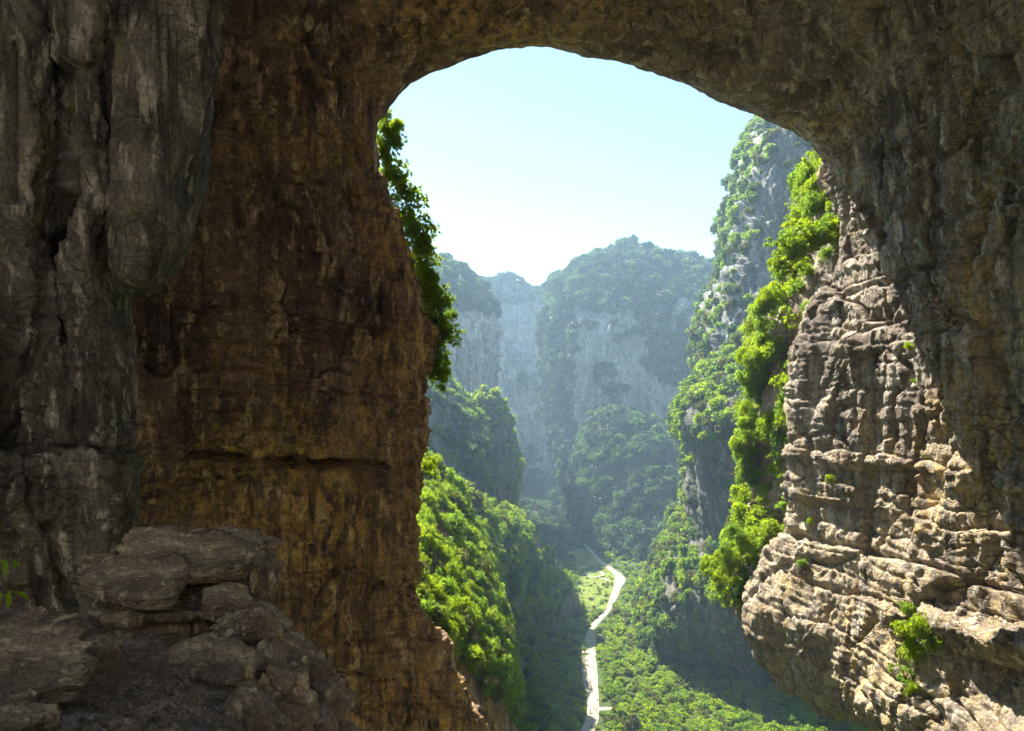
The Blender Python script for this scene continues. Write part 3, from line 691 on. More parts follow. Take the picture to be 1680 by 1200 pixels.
# tower with a rounded wooded head
def tower(key, label, sil_l, sil_r, Y, depth, mat, seed, name='rock_tower'):
    """closed column: silhouettes at both sides (px per row) and a depth in metres"""
    rows = []
    for (py, l), (_, r) in zip(sil_l, sil_r):
        mid = (l + r) / 2; h = (r - l) / 2 / F_PX * Y
        row = []
        for a in np.linspace(-100, 280, 15):
            t = math.radians(a)
            x0, y0, z0 = P(mid, py, Y)
            k = min(1.0, h / max(1e-3, depth))
            row.append((x0 + math.sin(t) * h, Y - math.cos(t) * depth * min(1, .25 + h / 30.0), z0))
        rows.append(row)
    o = sheet(key, name, rows, mat, step=4, disp=cdisp(seed, 2.2, 1.6, .8, 1.3, .5), toward=(rows[2][4][0] * .8, 0, 60), col_counts=[14] * 14)
    return tag(o, label, 'rock tower', kind='structure')
tower('L4', 'slim rock tower with a bushy head at the end of the left ridge',
      [(640, 796), (652, 782), (685, 772), (735, 770), (790, 772), (840, 775), (930, 770), (1060, 765)],
      [(640, 800), (652, 812), (685, 832), (735, 850), (790, 853), (840, 848), (930, 852), (1060, 858)], 470, 16, M['darkcliff'], 14)
# tall grey cliff on the right
profile_sheet('R3', 'cliff', 'tall blue-grey cliff with trees down its left edge behind the right wall', [
 [(1262, 150, 560), (1275, 190, 470), (1300, 185, 430), (1400, 140, 410), (1560, 60, 390), (1800, 0, 360)],
 [(1230, 220, 540), (1254, 218, 440), (1285, 215, 400), (1400, 200, 375), (1560, 160, 355), (1800, 100, 340)],
 [(1200, 330, 530), (1218, 330, 425), (1250, 330, 385), (1400, 320, 365), (1560, 300, 350), (1800, 300, 335)],
 [(1180, 440, 530), (1194, 440, 420), (1225, 440, 380), (1400, 440, 360), (1560, 440, 345), (1800, 440, 330)],
 [(1150, 520, 530), (1165, 520, 415), (1200, 520, 375), (1400, 520, 355), (1560, 520, 342), (1800, 520, 328)],
 [(1145, 600, 530), (1162, 600, 412), (1200, 600, 372), (1400, 600, 353), (1560, 600, 340), (1800, 600, 326)],
 [(1140, 850, 530), (1160, 850, 405), (1200, 850, 365), (1400, 850, 348), (1560, 850, 335), (1800, 850, 320)],
 [(1130, 1080, 530), (1150, 1080, 400), (1200, 1090, 360), (1400, 1120, 345), (1560, 1130, 330), (1800, 1140, 315)],
], M['cliff'], 4, cdisp(15, 4, 3.4, 1.0, 2.2, .8))
# overhanging tower in front of it
profile_sheet('R2', 'cliff', 'overhanging tower with a dark bare face under a bushy crown, right of the gorge', [
 [(1235, 500, 429), (1250, 490, 390), (1280, 480, 370), (1330, 460, 358), (1420, 440, 351)],
 [(1190, 560, 422), (1215, 548, 364), (1255, 545, 341), (1310, 540, 332), (1420, 520, 325)],
 [(1135, 630, 416), (1155, 628, 358), (1200, 640, 328), (1280, 640, 318), (1420, 640, 312)],
 [(1110, 690, 413), (1120, 690, 354), (1165, 705, 322), (1270, 710, 312), (1420, 720, 307)],
 [(1120, 745, 413), (1134, 745, 359), (1180, 765, 330), (1270, 780, 320), (1420, 790, 312)],
 [(1130, 880, 413), (1145, 880, 364), (1190, 890, 338), (1270, 900, 325), (1420, 900, 317)],
 [(1140, 1000, 413), (1155, 1000, 369), (1195, 1020, 343), (1270, 1030, 333), (1420, 1040, 325)],
 [(1140, 1180, 413), (1160, 1200, 372), (1200, 1240, 348), (1270, 1270, 338), (1420, 1290, 332)],
], M['darkcliff'], 4, cdisp(16, 2.4, 1.6, .8, 1.2, .5))
# bushy spur below that tower
profile_sheet('R2b', 'cliff', 'bushy spur at the foot of the overhanging tower', [
 [(1125, 800, 448), (1150, 800, 416), (1190, 830, 390), (1240, 850, 370), (1320, 880, 351)],
 [(1085, 890, 448), (1105, 885, 390), (1150, 890, 358), (1210, 900, 341), (1320, 930, 332)],
 [(1055, 960, 448), (1072, 960, 384), (1120, 965, 341), (1190, 970, 322), (1320, 980, 318)],
 [(1040, 1030, 448), (1055, 1030, 387), (1110, 1030, 341), (1190, 1040, 325), (1320, 1050, 320)],
 [(1040, 1085, 448), (1062, 1085, 396), (1120, 1095, 364), (1200, 1110, 351), (1320, 1120, 341)],
 [(1040, 1160, 429), (1070, 1180, 403), (1125, 1210, 377), (1205, 1240, 361), (1320, 1260, 351)],
], M['darkcliff'], 4, cdisp(17, 2.0, 1.2, .8, 1.2, .5))
# overgrown outside edge of the right wall
profile_sheet('R1', 'cliff', 'overgrown outer edge of the right cave wall draped in bright bushes', [
 [(1330, 300, 170), (1345, 280, 150), (1375, 260, 142), (1430, 250, 138), (1520, 240, 136)],
 [(1310, 400, 168), (1325, 390, 148), (1360, 385, 138), (1420, 380, 134), (1520, 370, 132)],
 [(1275, 480, 168), (1290, 475, 146), (1325, 470, 136), (1400, 470, 131), (1520, 470, 130)],
 [(1245, 560, 168), (1258, 560, 145), (1295, 565, 135), (1380, 565, 129), (1520, 570, 128)],
 [(1230, 680, 168), (1243, 680, 145), (1280, 680, 134), (1360, 680, 128.5), (1520, 680, 128)],
 [(1228, 780, 168), (1240, 780, 145), (1280, 780, 134), (1360, 780, 128.5), (1520, 780, 128)],
 [(1215, 880, 168), (1228, 880, 142), (1268, 880, 131), (1360, 880, 127), (1520, 880, 127)],
 [(1190, 940, 168), (1202, 940, 138), (1240, 945, 128), (1340, 945, 126), (1520, 950, 127)],
 [(1195, 990, 168), (1208, 995, 139), (1240, 1000, 130), (1340, 1010, 128), (1520, 1010, 129)],
 [(1290, 1075, 180), (1310, 1080, 165), (1345, 1085, 152), (1420, 1095, 145), (1540, 1100, 140)],
 [(1430, 1190, 195), (1450, 1200, 180), (1490, 1210, 168), (1560, 1220, 160), (1660, 1230, 150)],
 [(1560, 1330, 200), (1580, 1330, 185), (1600, 1330, 172), (1660, 1330, 165), (1760, 1330, 155)],
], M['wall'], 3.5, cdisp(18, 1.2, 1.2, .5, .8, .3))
# far walls of the gorge
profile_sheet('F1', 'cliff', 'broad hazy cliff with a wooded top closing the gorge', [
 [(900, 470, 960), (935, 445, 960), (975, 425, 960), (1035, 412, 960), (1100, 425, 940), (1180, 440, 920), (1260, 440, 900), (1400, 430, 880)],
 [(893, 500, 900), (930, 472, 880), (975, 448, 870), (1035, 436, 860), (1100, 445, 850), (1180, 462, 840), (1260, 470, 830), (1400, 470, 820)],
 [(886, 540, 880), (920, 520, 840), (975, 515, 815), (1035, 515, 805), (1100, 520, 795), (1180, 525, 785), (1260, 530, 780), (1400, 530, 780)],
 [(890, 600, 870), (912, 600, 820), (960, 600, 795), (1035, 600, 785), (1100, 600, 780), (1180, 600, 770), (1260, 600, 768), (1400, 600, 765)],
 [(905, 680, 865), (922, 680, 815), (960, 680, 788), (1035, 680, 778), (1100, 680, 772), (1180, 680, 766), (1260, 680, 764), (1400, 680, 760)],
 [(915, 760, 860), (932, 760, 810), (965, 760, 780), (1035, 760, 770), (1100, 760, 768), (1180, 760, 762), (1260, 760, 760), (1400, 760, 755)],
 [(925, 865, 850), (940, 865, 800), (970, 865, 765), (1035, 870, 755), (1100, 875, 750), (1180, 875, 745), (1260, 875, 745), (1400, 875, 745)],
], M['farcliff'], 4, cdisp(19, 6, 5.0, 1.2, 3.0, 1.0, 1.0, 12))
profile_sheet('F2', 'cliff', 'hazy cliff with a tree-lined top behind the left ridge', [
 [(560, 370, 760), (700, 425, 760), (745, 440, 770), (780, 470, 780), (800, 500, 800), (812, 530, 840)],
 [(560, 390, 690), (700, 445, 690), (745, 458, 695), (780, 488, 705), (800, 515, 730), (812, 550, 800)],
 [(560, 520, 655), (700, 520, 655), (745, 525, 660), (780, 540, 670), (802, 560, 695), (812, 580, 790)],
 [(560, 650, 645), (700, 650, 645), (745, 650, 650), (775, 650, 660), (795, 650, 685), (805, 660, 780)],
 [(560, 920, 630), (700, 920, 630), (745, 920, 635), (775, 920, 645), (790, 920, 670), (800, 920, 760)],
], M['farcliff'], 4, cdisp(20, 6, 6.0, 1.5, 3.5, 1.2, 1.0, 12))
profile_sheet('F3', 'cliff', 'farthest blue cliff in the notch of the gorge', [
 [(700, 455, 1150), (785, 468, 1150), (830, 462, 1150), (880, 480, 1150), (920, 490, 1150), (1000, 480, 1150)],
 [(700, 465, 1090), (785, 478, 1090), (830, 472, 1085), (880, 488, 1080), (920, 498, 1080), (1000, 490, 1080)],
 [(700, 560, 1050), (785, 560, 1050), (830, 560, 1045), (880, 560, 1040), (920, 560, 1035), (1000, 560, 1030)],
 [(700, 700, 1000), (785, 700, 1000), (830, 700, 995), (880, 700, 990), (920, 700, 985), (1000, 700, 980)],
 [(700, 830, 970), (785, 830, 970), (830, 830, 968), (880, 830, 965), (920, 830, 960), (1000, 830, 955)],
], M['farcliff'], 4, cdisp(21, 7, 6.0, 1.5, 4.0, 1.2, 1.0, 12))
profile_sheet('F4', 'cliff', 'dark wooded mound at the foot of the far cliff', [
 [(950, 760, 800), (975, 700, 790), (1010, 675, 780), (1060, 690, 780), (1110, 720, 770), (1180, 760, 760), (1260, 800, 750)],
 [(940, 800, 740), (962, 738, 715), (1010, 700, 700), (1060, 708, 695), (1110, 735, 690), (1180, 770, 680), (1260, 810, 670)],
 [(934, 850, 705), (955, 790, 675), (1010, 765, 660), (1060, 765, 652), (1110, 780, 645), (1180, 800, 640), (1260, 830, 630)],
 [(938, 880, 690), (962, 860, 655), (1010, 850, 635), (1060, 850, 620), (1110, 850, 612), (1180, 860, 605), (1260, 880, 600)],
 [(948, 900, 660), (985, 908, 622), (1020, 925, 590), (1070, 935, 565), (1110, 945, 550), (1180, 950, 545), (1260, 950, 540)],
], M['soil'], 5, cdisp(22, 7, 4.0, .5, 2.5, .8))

# ------------------------------------------------------------------ valley floor, road, lawns
g = new_mesh('valley_ground', [(-1500, -900, FLOOR), (1500, -900, FLOOR), (1500, 1500, FLOOR), (-1500, 1500, FLOOR)], [(0, 1, 2, 3)], False)
tag(link('valley_ground', g, M['ground']), 'green valley floor at the bottom of the gorge', 'ground', kind='structure')

def ribbon(name, pts, mat, z, h=0.0, closed=False):
    """pts: list of (px_left, px_right, py) on the floor -> strip at height z (with kerb thickness h)"""
    L = np.array([on_floor(l, y) for l, r, y in pts]); R = np.array([on_floor(r, y) for l, r, y in pts])
    k = 6
    C = catmull(np.stack([L, R], 1), [k] * (len(pts) - 1))
    C[:, :, 2] = FLOOR + z
    n = len(C)
    V = C.reshape(-1, 3); Q = [(2 * i, 2 * i + 1, 2 * i + 3, 2 * i + 2) for i in range(n - 1)]
    if h:
        B = V.copy(); B[:, 2] -= h; V = np.vstack([V, B]); m = 2 * n
        Q += [(2 * i, 2 * i + 2, m + 2 * i + 2, m + 2 * i) for i in range(n - 1)] + [(2 * i + 1, m + 2 * i + 1, m + 2 * i + 3, 2 * i + 3) for i in range(n - 1)]
    return link(name, new_mesh(name, V, Q, False), mat)

ROAD = [(925, 948, 1300), (944, 968, 1235), (953, 975, 1200), (961, 982, 1180), (964, 983, 1160), (963, 982, 1142), (958, 981, 1125), (955, 980, 1105), (955, 978, 1080), (955, 978, 1058),
        (961, 977.5, 1045), (965, 977, 1033), (971, 982, 1024), (981, 991, 1014), (993, 1001, 1003), (997, 1006, 992), (1002, 1014, 978), (1006, 1018, 966), (1008, 1025, 955), (1009, 1026, 949),
        (1006, 1019, 942), (1000, 1010, 936), (992, 1001, 929), (983, 992, 923), (975, 983, 916), (970, 976, 908), (962, 968, 899), (948, 954, 889), (937, 942, 880), (926, 930, 869)]
tag(ribbon('road', ROAD, M['road'], .10, .12), 'pale winding concrete road along the gorge floor', 'road', kind='structure')
LAWN = [(953, 995, 1000), (952, 1004, 985), (950, 1008, 970), (948, 1012, 955), (946, 1010, 940), (944, 995, 928), (942, 978, 915), (940, 966, 900)]
tag(ribbon('lawn', LAWN, M['lawn'], .03), 'bright lawn on the inside of the road bend', 'lawn', kind='structure')
def path_line(name, label, pts, w, mat='road', z=.07):
    W3 = np.array([on_floor(*p) for p in pts])
    C = catmull(W3[:, None, :], [6] * (len(pts) - 1))[:, 0]
    T = np.gradient(C, axis=0); T /= np.linalg.norm(T, axis=1)[:, None]
    S = np.stack([-T[:, 1], T[:, 0], T[:, 2] * 0], 1) * w / 2
    V = np.stack([C - S, C + S], 1).reshape(-1, 3); V[:, 2] = FLOOR + z
    Q = [(2 * i, 2 * i + 1, 2 * i + 3, 2 * i + 2) for i in range(len(C) - 1)]
    return tag(link(name, new_mesh(name, V, Q, False), M[mat]), label, 'path', kind='structure')
ell = [(976 + 13 * math.cos(t), 942 + 5 * math.sin(t)) for t in np.linspace(0, 2 * math.pi, 19)]
path_line('footpath', 'pale ring footpath round a small oval lawn', ell, 1.9)
path_line('footpath', 'pale footpath from the ring to the road bend', [(984, 946), (994, 951), (1003, 957)], 2.0, z=.085)
path_line('footpath', 'short pale footpath branching off above the ring', [(950, 932), (962, 930), (978, 925)], 2.4, z=.085)
path_line('footpath', 'short pale side path leaving the near road through bushes', [(980, 1164), (995, 1163.5), (1007, 1164)], 3.2, z=.16)

# ------------------------------------------------------------------ plants: shared crown and trunk meshes
def leaves_mesh(name, pos, nrm, length, width, droop, r):
    """one folded diamond leaf (4 triangles' worth: 2 quads) per position"""
    n = len(pos)
    up = r.normal(size=(n, 3)); t = np.cross(nrm, up); t /= np.linalg.norm(t, axis=1)[:, None] + 1e-9
    t[:, 2] -= droop; t /= np.linalg.norm(t, axis=1)[:, None]
    s = np.cross(t, nrm); s /= np.linalg.norm(s, axis=1)[:, None] + 1e-9
    l = length * r.uniform(.65, 1.35, n)[:, None]; w = width * r.uniform(.7, 1.3, n)[:, None]
    nn = np.cross(s, t)
    a = pos - t * l * .5; c = pos + t * l * .5 - nn * l * .12
    b = pos + s * w * .5 + nn * w * .18; d = pos - s * w * .5 + nn * w * .18
    V = np.stack([a, b, c, d], 1).reshape(-1, 3)
    i = np.arange(n)[:, None] * 4
    Q = np.vstack([i + np.array([0, 1, 2]), i + np.array([0, 2, 3])])
    return new_mesh(name, V, Q, False)

def crown_points(kind, r, n):
    if kind == 'round':
        k = r.integers(9, 14)
        c = r.normal(size=(k, 3)); c /= np.linalg.norm(c, axis=1)[:, None]
        c *= (r.uniform(.25, .72, k) * np.array([[1], [1], [1]])).T
        c[:, 2] = np.abs(c[:, 2]) * .9 + .55 * 0 + .30
        rad = r.uniform(.26, .46, k)
        w = rad ** 2; j = r.choice(k, n, p=w / w.sum())
        d = r.normal(size=(n, 3)); d[:, 2] += .35; d /= np.linalg.norm(d, axis=1)[:, None]
        pos = c[j] + d * (rad[j] * r.uniform(.55, 1.08, n))[:, None]
        nrm = d + r.normal(size=(n, 3)) * .55
    elif kind == 'sprawl':       # open, ragged shrub: many small sprays with gaps between them
        k = 24
        c = r.normal(size=(k, 3)); c /= np.linalg.norm(c, axis=1)[:, None]
        c *= (r.uniform(.35, 1.05, k))[:, None]; c[:, 2] = c[:, 2] * .75 + .55
        rad = r.uniform(.10, .26, k); j = r.integers(0, k, n)
        d = r.normal(size=(n, 3)); d[:, 2] *= .6; d /= np.linalg.norm(d, axis=1)[:, None]
        pos = c[j] + d * (rad[j] * r.uniform(.2, 1.15, n))[:, None]
        nrm = d * .5 + np.array((0, 0, .5)) + r.normal(size=(n, 3)) * .7
    elif kind == 'hang':
        pos = []; nrm = []
        for k in range(26):
            a = r.uniform(0, 6.283); o = r.uniform(.1, .75); h = r.uniform(.1, 1.0)
            m = n // 26
            t = r.uniform(0, 1, m) ** .8
            x = np.cos(a) * (.12 + o * t) ; y = np.sin(a) * (.12 + o * t); z = h * (1 - .2 * t) + .55 * t - 1.25 * o * t * t
            pos.append(np.stack([x, y, z], 1) + r.normal(size=(m, 3)) * .09)
            nrm.append(np.stack([np.cos(a) * np.ones(m), np.sin(a) * np.ones(m), .8 * np.ones(m)], 1) + r.normal(size=(m, 3)) * .5)
        pos = np.concatenate(pos); nrm = np.concatenate(nrm)
    else:  # fir
        z = r.uniform(0, 1, n) ** 1.25 * 2.3 + .15
        a = r.uniform(0, 6.283, n)
        tier = .5 + .5 * np.sin(z * 17 + np.sin(a * 3) * 1.2)
        rr = (2.5 - z) / 2.5 * .72 * (.45 + .55 * tier) * r.uniform(.35, 1, n) ** .5
        pos = np.stack([np.cos(a) * rr, np.sin(a) * rr, z - rr * .25], 1)
        nrm = np.stack([np.cos(a) * .6, np.sin(a) * .6, np.full(n, .8)], 1) + r.normal(size=(n, 3)) * .4
    nrm /= np.linalg.norm(nrm, axis=1)[:, None]
    return pos, nrm

def tube_into(V, Q, path, rad, k=7):
    path = [Vector(p) for p in path]; base = len(V)
    for i, p in enumerate(path):
        t = (path[min(i + 1, len(path) - 1)] - path[max(i - 1, 0)]).normalized()
        q = t.to_track_quat('Z', 'Y')
        for j in range(k):
            a = 2 * math.pi * j / k
            V.append(tuple(p + q @ Vector((math.cos(a) * rad[i], math.sin(a) * rad[i], 0))))
    for i in range(len(path) - 1):
        for j in range(k):
            Q.append((base + i * k + j, base + i * k + (j + 1) % k, base + (i + 1) * k + (j + 1) % k, base + (i + 1) * k + j))

def trunk_mesh(name, r, kind):
    V, Q = [], []
    top = 2.2 if kind == 'fir' else .8
    pts = [(r.normal() * .04 * i, r.normal() * .04 * i, -.35 + (top + .35) * i / 5) for i in range(6)]
    tube_into(V, Q, pts, [.075, .06, .05, .04, .03, .012])
    for k in range(7):
        i = int(r.integers(1, 5)); a = r.uniform(0, 6.283); L = r.uniform(.35, .7) * (1 - i * .08)
        b = Vector(pts[i]); d = Vector((math.cos(a), math.sin(a), r.uniform(.3, .9)))
        tube_into(V, Q, [b, b + d * L * .5, b + d * L + Vector((0, 0, .08))], [.035, .022, .006], 5)
    return new_mesh(name, V, Q)

SHAPES = []   # (kind, crown mesh, trunk mesh)
KINDS_ = ['round', 'round', 'sprawl', 'sprawl', 'hang', 'hang', 'fir', 'fir']
CROWN = {}
pr = np.random.default_rng(21)
for i, kd in enumerate(KINDS_):
    n = {'round': 900, 'hang': 700, 'fir': 620, 'sprawl': 520}[kd]
    p, nr_ = crown_points(kd, pr, n)
    lw = {'round': (.17, .10, .25), 'hang': (.24, .075, .5), 'sprawl': (.20, .11, .3), 'fir': (.20, .09, .3)}[kd]
    me = leaves_mesh('crown', p, nr_, lw[0], lw[1], lw[2], pr)
    tm = trunk_mesh('trunk', pr, kd); tm.materials.append(M['bark'])
    for mk in ('leaf_bright', 'leaf_mid', 'leaf_dark', 'leaf_olive', 'leaf_far'):
        mc = me.copy(); mc.materials.append(M[mk]); CROWN[i, mk] = mc
    SHAPES.append((kd, tm))
LITE = {}     # lighter crowns for the masses far away
for i, kd in enumerate(['round', 'round', 'round', 'fir', 'fir']):
    p, nr_ = crown_points(kd, pr, 330 if kd == 'round' else 260)
    me = leaves_mesh('crown', p, nr_, .30, .19, .25, pr)
    for mk in ('leaf_bright', 'leaf_mid', 'leaf_dark', 'leaf_olive', 'leaf_far'):
        mc = me.copy(); mc.materials.append(M[mk]); LITE[i, mk] = mc

def sample(key, n, mask=None, seed=0, rim=True):
    """random points on a sheet: positions, normals and their pixel in the photograph"""
    G, N = SURF[key]; r = np.random.default_rng(seed + 100)
    c = (G[:-1, :-1] + G[1:, 1:]) / 2; nn = N[:-1, :-1].reshape(-1, 3)
    ar = np.linalg.norm(np.cross(G[1:, 1:] - G[:-1, :-1], G[1:, :-1] - G[:-1, 1:]), axis=-1).ravel() / 2
    c = c.reshape(-1, 3); q = to_px(c)
    w = ar * (mask(c, nn, q) if mask is not None else 1.0)
    w = np.maximum(w, 0) * ((q[:, 0] > -60) & (q[:, 0] < 1740) & (q[:, 1] > -60) & (q[:, 1] < 1290))
    if w.sum() <= 0: return np.zeros((0, 3)), np.zeros((0, 3)), np.zeros((0, 2))
    j = r.choice(len(c), n, p=w / w.sum())
    return c[j], nn[j], q[j]

PLANTS = []   # dict(pos, dir, size, shape, mat, zone)
def add_plants(zone, key, n, size, mats, mask=None, seed=0, shapes=(0, 1, 2, 3), out=.55, sink=.15):
    c, nn, q = sample(key, n, mask, seed); r = np.random.default_rng(seed + 500)
    for p, m in zip(c, nn):
        up = np.array((0, 0, 1.0)) + out * m + r.normal(size=3) * .18
        up /= np.linalg.norm(up)
        s = (size[0] + (size[1] - size[0]) * r.random() ** 1.6) * (1.3 if r.random() < .08 else 1)
        PLANTS.append(dict(pos=p - m * s * sink, up=up, s=s, shape=int(r.choice(shapes)), mat=str(r.choice(mats)), zone=zone, sq=r.uniform(.8, 1.25), a=r.uniform(0, 6.283)))

def edge_plants(zone, pts, n, Y, spread, size, mats, seed=0, shapes=(0, 1, 2, 3, 4), up0=(.5, .25, .8)):
    r = np.random.default_rng(seed + 900); pts = np.array(pts, float)
    L = np.r_[0, np.cumsum(np.linalg.norm(np.diff(pts, axis=0), axis=1))]
    for k in range(n):
        t = r.uniform(0, L[-1]); x = np.interp(t, L, pts[:, 0]); y = np.interp(t, L, pts[:, 1])
        p = np.array(P(x + r.normal() * spread, y + r.normal() * spread, Y + r.uniform(-.5, 3)))
        up = np.array(up0) + r.normal(size=3) * .25; up /= np.linalg.norm(up)
        PLANTS.append(dict(pos=p, up=up, s=r.uniform(*size), shape=int(r.choice(shapes)), mat=str(r.choice(mats)), zone=zone, sq=r.uniform(.8, 1.2), a=r.uniform(0, 6.283)))

def nz(c, f, o=0):
    return fbm(c * f + o, 3)

ZONES = {   # zone: (kind, where its countable plants stand, group, label of the rest)
 'edge_left': ('bush', 'on the left cave wall edge', 'bushes on the left arch edge', 'leafy growth along the outer edge of the left cave wall'),
 'edge_right': ('bush', 'on the right cave wall edge', 'bushes on the right arch edge', 'leafy growth over the outer edge of the right cave wall'),
 'buttress': ('bush', 'on the left arch buttress', 'bushes on the left buttress', 'feathery growth covering the buttress outside the left arch foot'),
 'hillside': ('tree', 'on the hillside left of the road', 'trees on the left hillside', 'dense bushes covering the hillside left of the road'),
 'floor': ('tree', 'on the valley floor', 'trees on the valley floor', 'dense light green bushes covering the valley floor'),
 'spur': ('tree', 'on the spur below the tower', 'trees on the right spur', 'dense bushes on the spur below the overhanging tower'),
 'tower': ('tree', 'on the crown of the overhanging tower', 'trees on the right tower', 'dense bushes on the crown of the overhanging right tower'),
 'ridge': (None, None, None, 'woods on the steep ridge and slim tower behind the left hillside'),
 'tall': (None, None, None, 'trees and bushes down the edge of the tall blue-grey cliff'),
 'far': (None, None, None, 'hazy woods on top of the far cliffs'),
 'mound': (None, None, None, 'dark woods on the mound at the foot of the far cliff'),
}
def plant_label(d, kind, where, zone, mid):
    x, y = to_px(d['pos'])
    size = 'large' if d['s'] > mid else 'smaller'
    col = {'leaf_bright': 'yellow-green', 'leaf_mid': 'mid-green', 'leaf_dark': 'dark green', 'leaf_olive': 'dull olive', 'leaf_far': 'dark'}[d['mat']]
    form = 'rounded' if d['shape'] < 2 else 'open ragged' if d['shape'] < 4 else 'feathery'
    if zone in ('edge_left', 'edge_right'): place = 'high ' if y < 330 else 'at mid height ' if y < 480 else 'low ' if y < 700 else 'far down '
    elif zone == 'floor': place = 'left of the road ' if x < 960 else 'close right of the road ' if x < 1060 else 'by the right cliff foot '
    else: place = 'near the top, ' if y < 860 else 'lower down, '
    return ' '.join((size + ' ' + col + ' ' + form + ' ' + kind + ' ' + place + where).split())
B, MD, DK, OL, FR = 'leaf_bright', 'leaf_mid', 'leaf_dark', 'leaf_olive', 'leaf_far'
# outer edge of the left wall
edge_plants('edge_left', [(632, 195), (630, 240), (650, 300), (668, 350), (690, 440), (708, 520), (714, 590), (712, 640)], 210, 122, 10, (.9, 2.1), (B, B, MD), 1, (2, 3, 2, 3, 4, 5))
edge_plants('edge_left', [(700, 760), (705, 800)], 5, 123, 8, (1.2, 2.2), (B,), 2)
# lower-left buttress
add_plants('buttress', 'L1', 850, (1.3, 3.6), (B, B, B, MD, B, MD, OL), lambda c, n, q: (q[:, 1] < 1040 + (q[:, 0] - 690) * 1.0) * (1.0 * (q[:, 0] > 660)), 3, (0, 1, 4, 5, 4))
# hillside
add_plants('hillside', 'L2', 2300, (1.6, 5.2), (MD, B, B, B, MD, DK, OL), lambda c, n, q: (q[:, 0] < 948 - np.clip(q[:, 1] - 930, 0, 200) * .42) * sstep(-.35, .1, nz(c, .03) + .35) * np.where((q[:, 1] > 980 + (q[:, 0] - 830) * .4) & (q[:, 0] > 810) & (q[:, 1] < 1250), .55, 1.0), 4, (0, 1, 2, 3, 0, 1, 5))
# ridge and slim tower
add_plants('ridge', 'L3', 900, (2.4, 6.0), (MD, DK, DK), None, 5)
add_plants('ridge', 'L4', 330, (2.2, 4.5), (MD, B), lambda c, n, q: np.where((q[:, 1] < 700) | (q[:, 0] > 832), 1.0, .03), 6)
# right outer edge
add_plants('edge_right', 'R1', 430, (1.0, 3.3), (B, B, MD, B, MD, OL), lambda c, n, q: (nz(c, .10, 60) > -.18) * np.where(q[:, 1] < 860, np.where((q[:, 0] < 1305 + 1.0 * np.maximum(0, 480 - q[:, 1])), 1.0, .12 * (nz(c, .08) > .1)), np.where(q[:, 1] < 995, 1.2 * (q[:, 0] < 1310), .0)), 7, (0, 1, 2, 3, 4, 5))
LU = (-.6, 0, .8)
edge_plants('edge_right', [(1285, 440), (1320, 405), (1365, 385), (1400, 392)], 34, 129, 9, (1.3, 2.9), (B, B, B, MD), 31, (0, 1, 2, 3, 4), LU)
edge_plants('edge_right', [(1262, 490), (1245, 540), (1240, 600), (1245, 660)], 34, 139, 9, (1.3, 2.8), (B, B, MD), 32, (0, 1, 4, 5), LU)
edge_plants('edge_right', [(1238, 690), (1225, 735), (1232, 800)], 24, 139, 9, (1.3, 2.6), (B, MD, MD), 33, (0, 1, 4, 5), LU)
edge_plants('edge_right', [(1190, 950), (1205, 910), (1240, 880), (1285, 890), (1255, 940)], 40, 127, 10, (1.2, 2.6), (B, B, MD), 34, (0, 1, 4, 5), LU)
# tower and spur
add_plants('tower', 'R2', 1000, (1.6, 5.0), (MD, MD, B, DK, OL), lambda c, n, q: np.where(q[:, 1] < 722 + .10 * (q[:, 0] - 1110), 1.0, .04 + .25 * (q[:, 0] < 1132)), 8)
add_plants('spur', 'R2b', 1000, (1.5, 5.0), (MD, MD, B, DK, OL), lambda c, n, q: np.where((q[:, 1] > 1000) & (q[:, 0] > 1090), .25, 1.0), 9)
# tall cliff
add_plants('tall', 'R3', 1150, (2.0, 5.2), (MD, MD, DK, OL), lambda c, n, q: np.where(q[:, 0] < 1282 - .25 * (q[:, 1] - 200), 1.0, .05 * (nz(c, .03, 5) > .15)) + 1.0 * ((q[:, 1] < 330) & (q[:, 0] > 1300)), 10)
# far cliffs
add_plants('far', 'F1', 5200, (4.0, 8.5), (FR, FR, DK), lambda c, n, q: np.where(q[:, 1] < 500 + 26 * nz(c, .012, 3), 1.0, .55 * (nz(c * np.array([1, 1, .6]), .012, 9) > .30) + .8 * (np.hypot((q[:, 0] - 1120) / 62, (q[:, 1] - 585) / 48) < 1 + .3 * nz(c, .03)) + .12 * (q[:, 1] < 560) + .9 * (q[:, 0] < 945 - .05 * (q[:, 1] - 500)) * (q[:, 1] < 700) + .8 * (q[:, 1] > 770)), 11)
add_plants('far', 'F2', 1500, (4.0, 7.5), (FR, FR, DK), lambda c, n, q: np.where(q[:, 1] < 515 + 26 * nz(c, .012, 3), 1.0, .25 * (nz(c, .014, 9) > .3)), 12)
add_plants('far', 'F3', 1100, (6.0, 9.5), (FR,), lambda c, n, q: np.where(q[:, 1] < 500, 1.0, .15 * (nz(c, .01, 9) > .2) + 3.0 * (q[:, 1] > 790)), 13)
add_plants('mound', 'F4', 1900, (3.5, 8.5), (FR, DK, DK), None, 14)

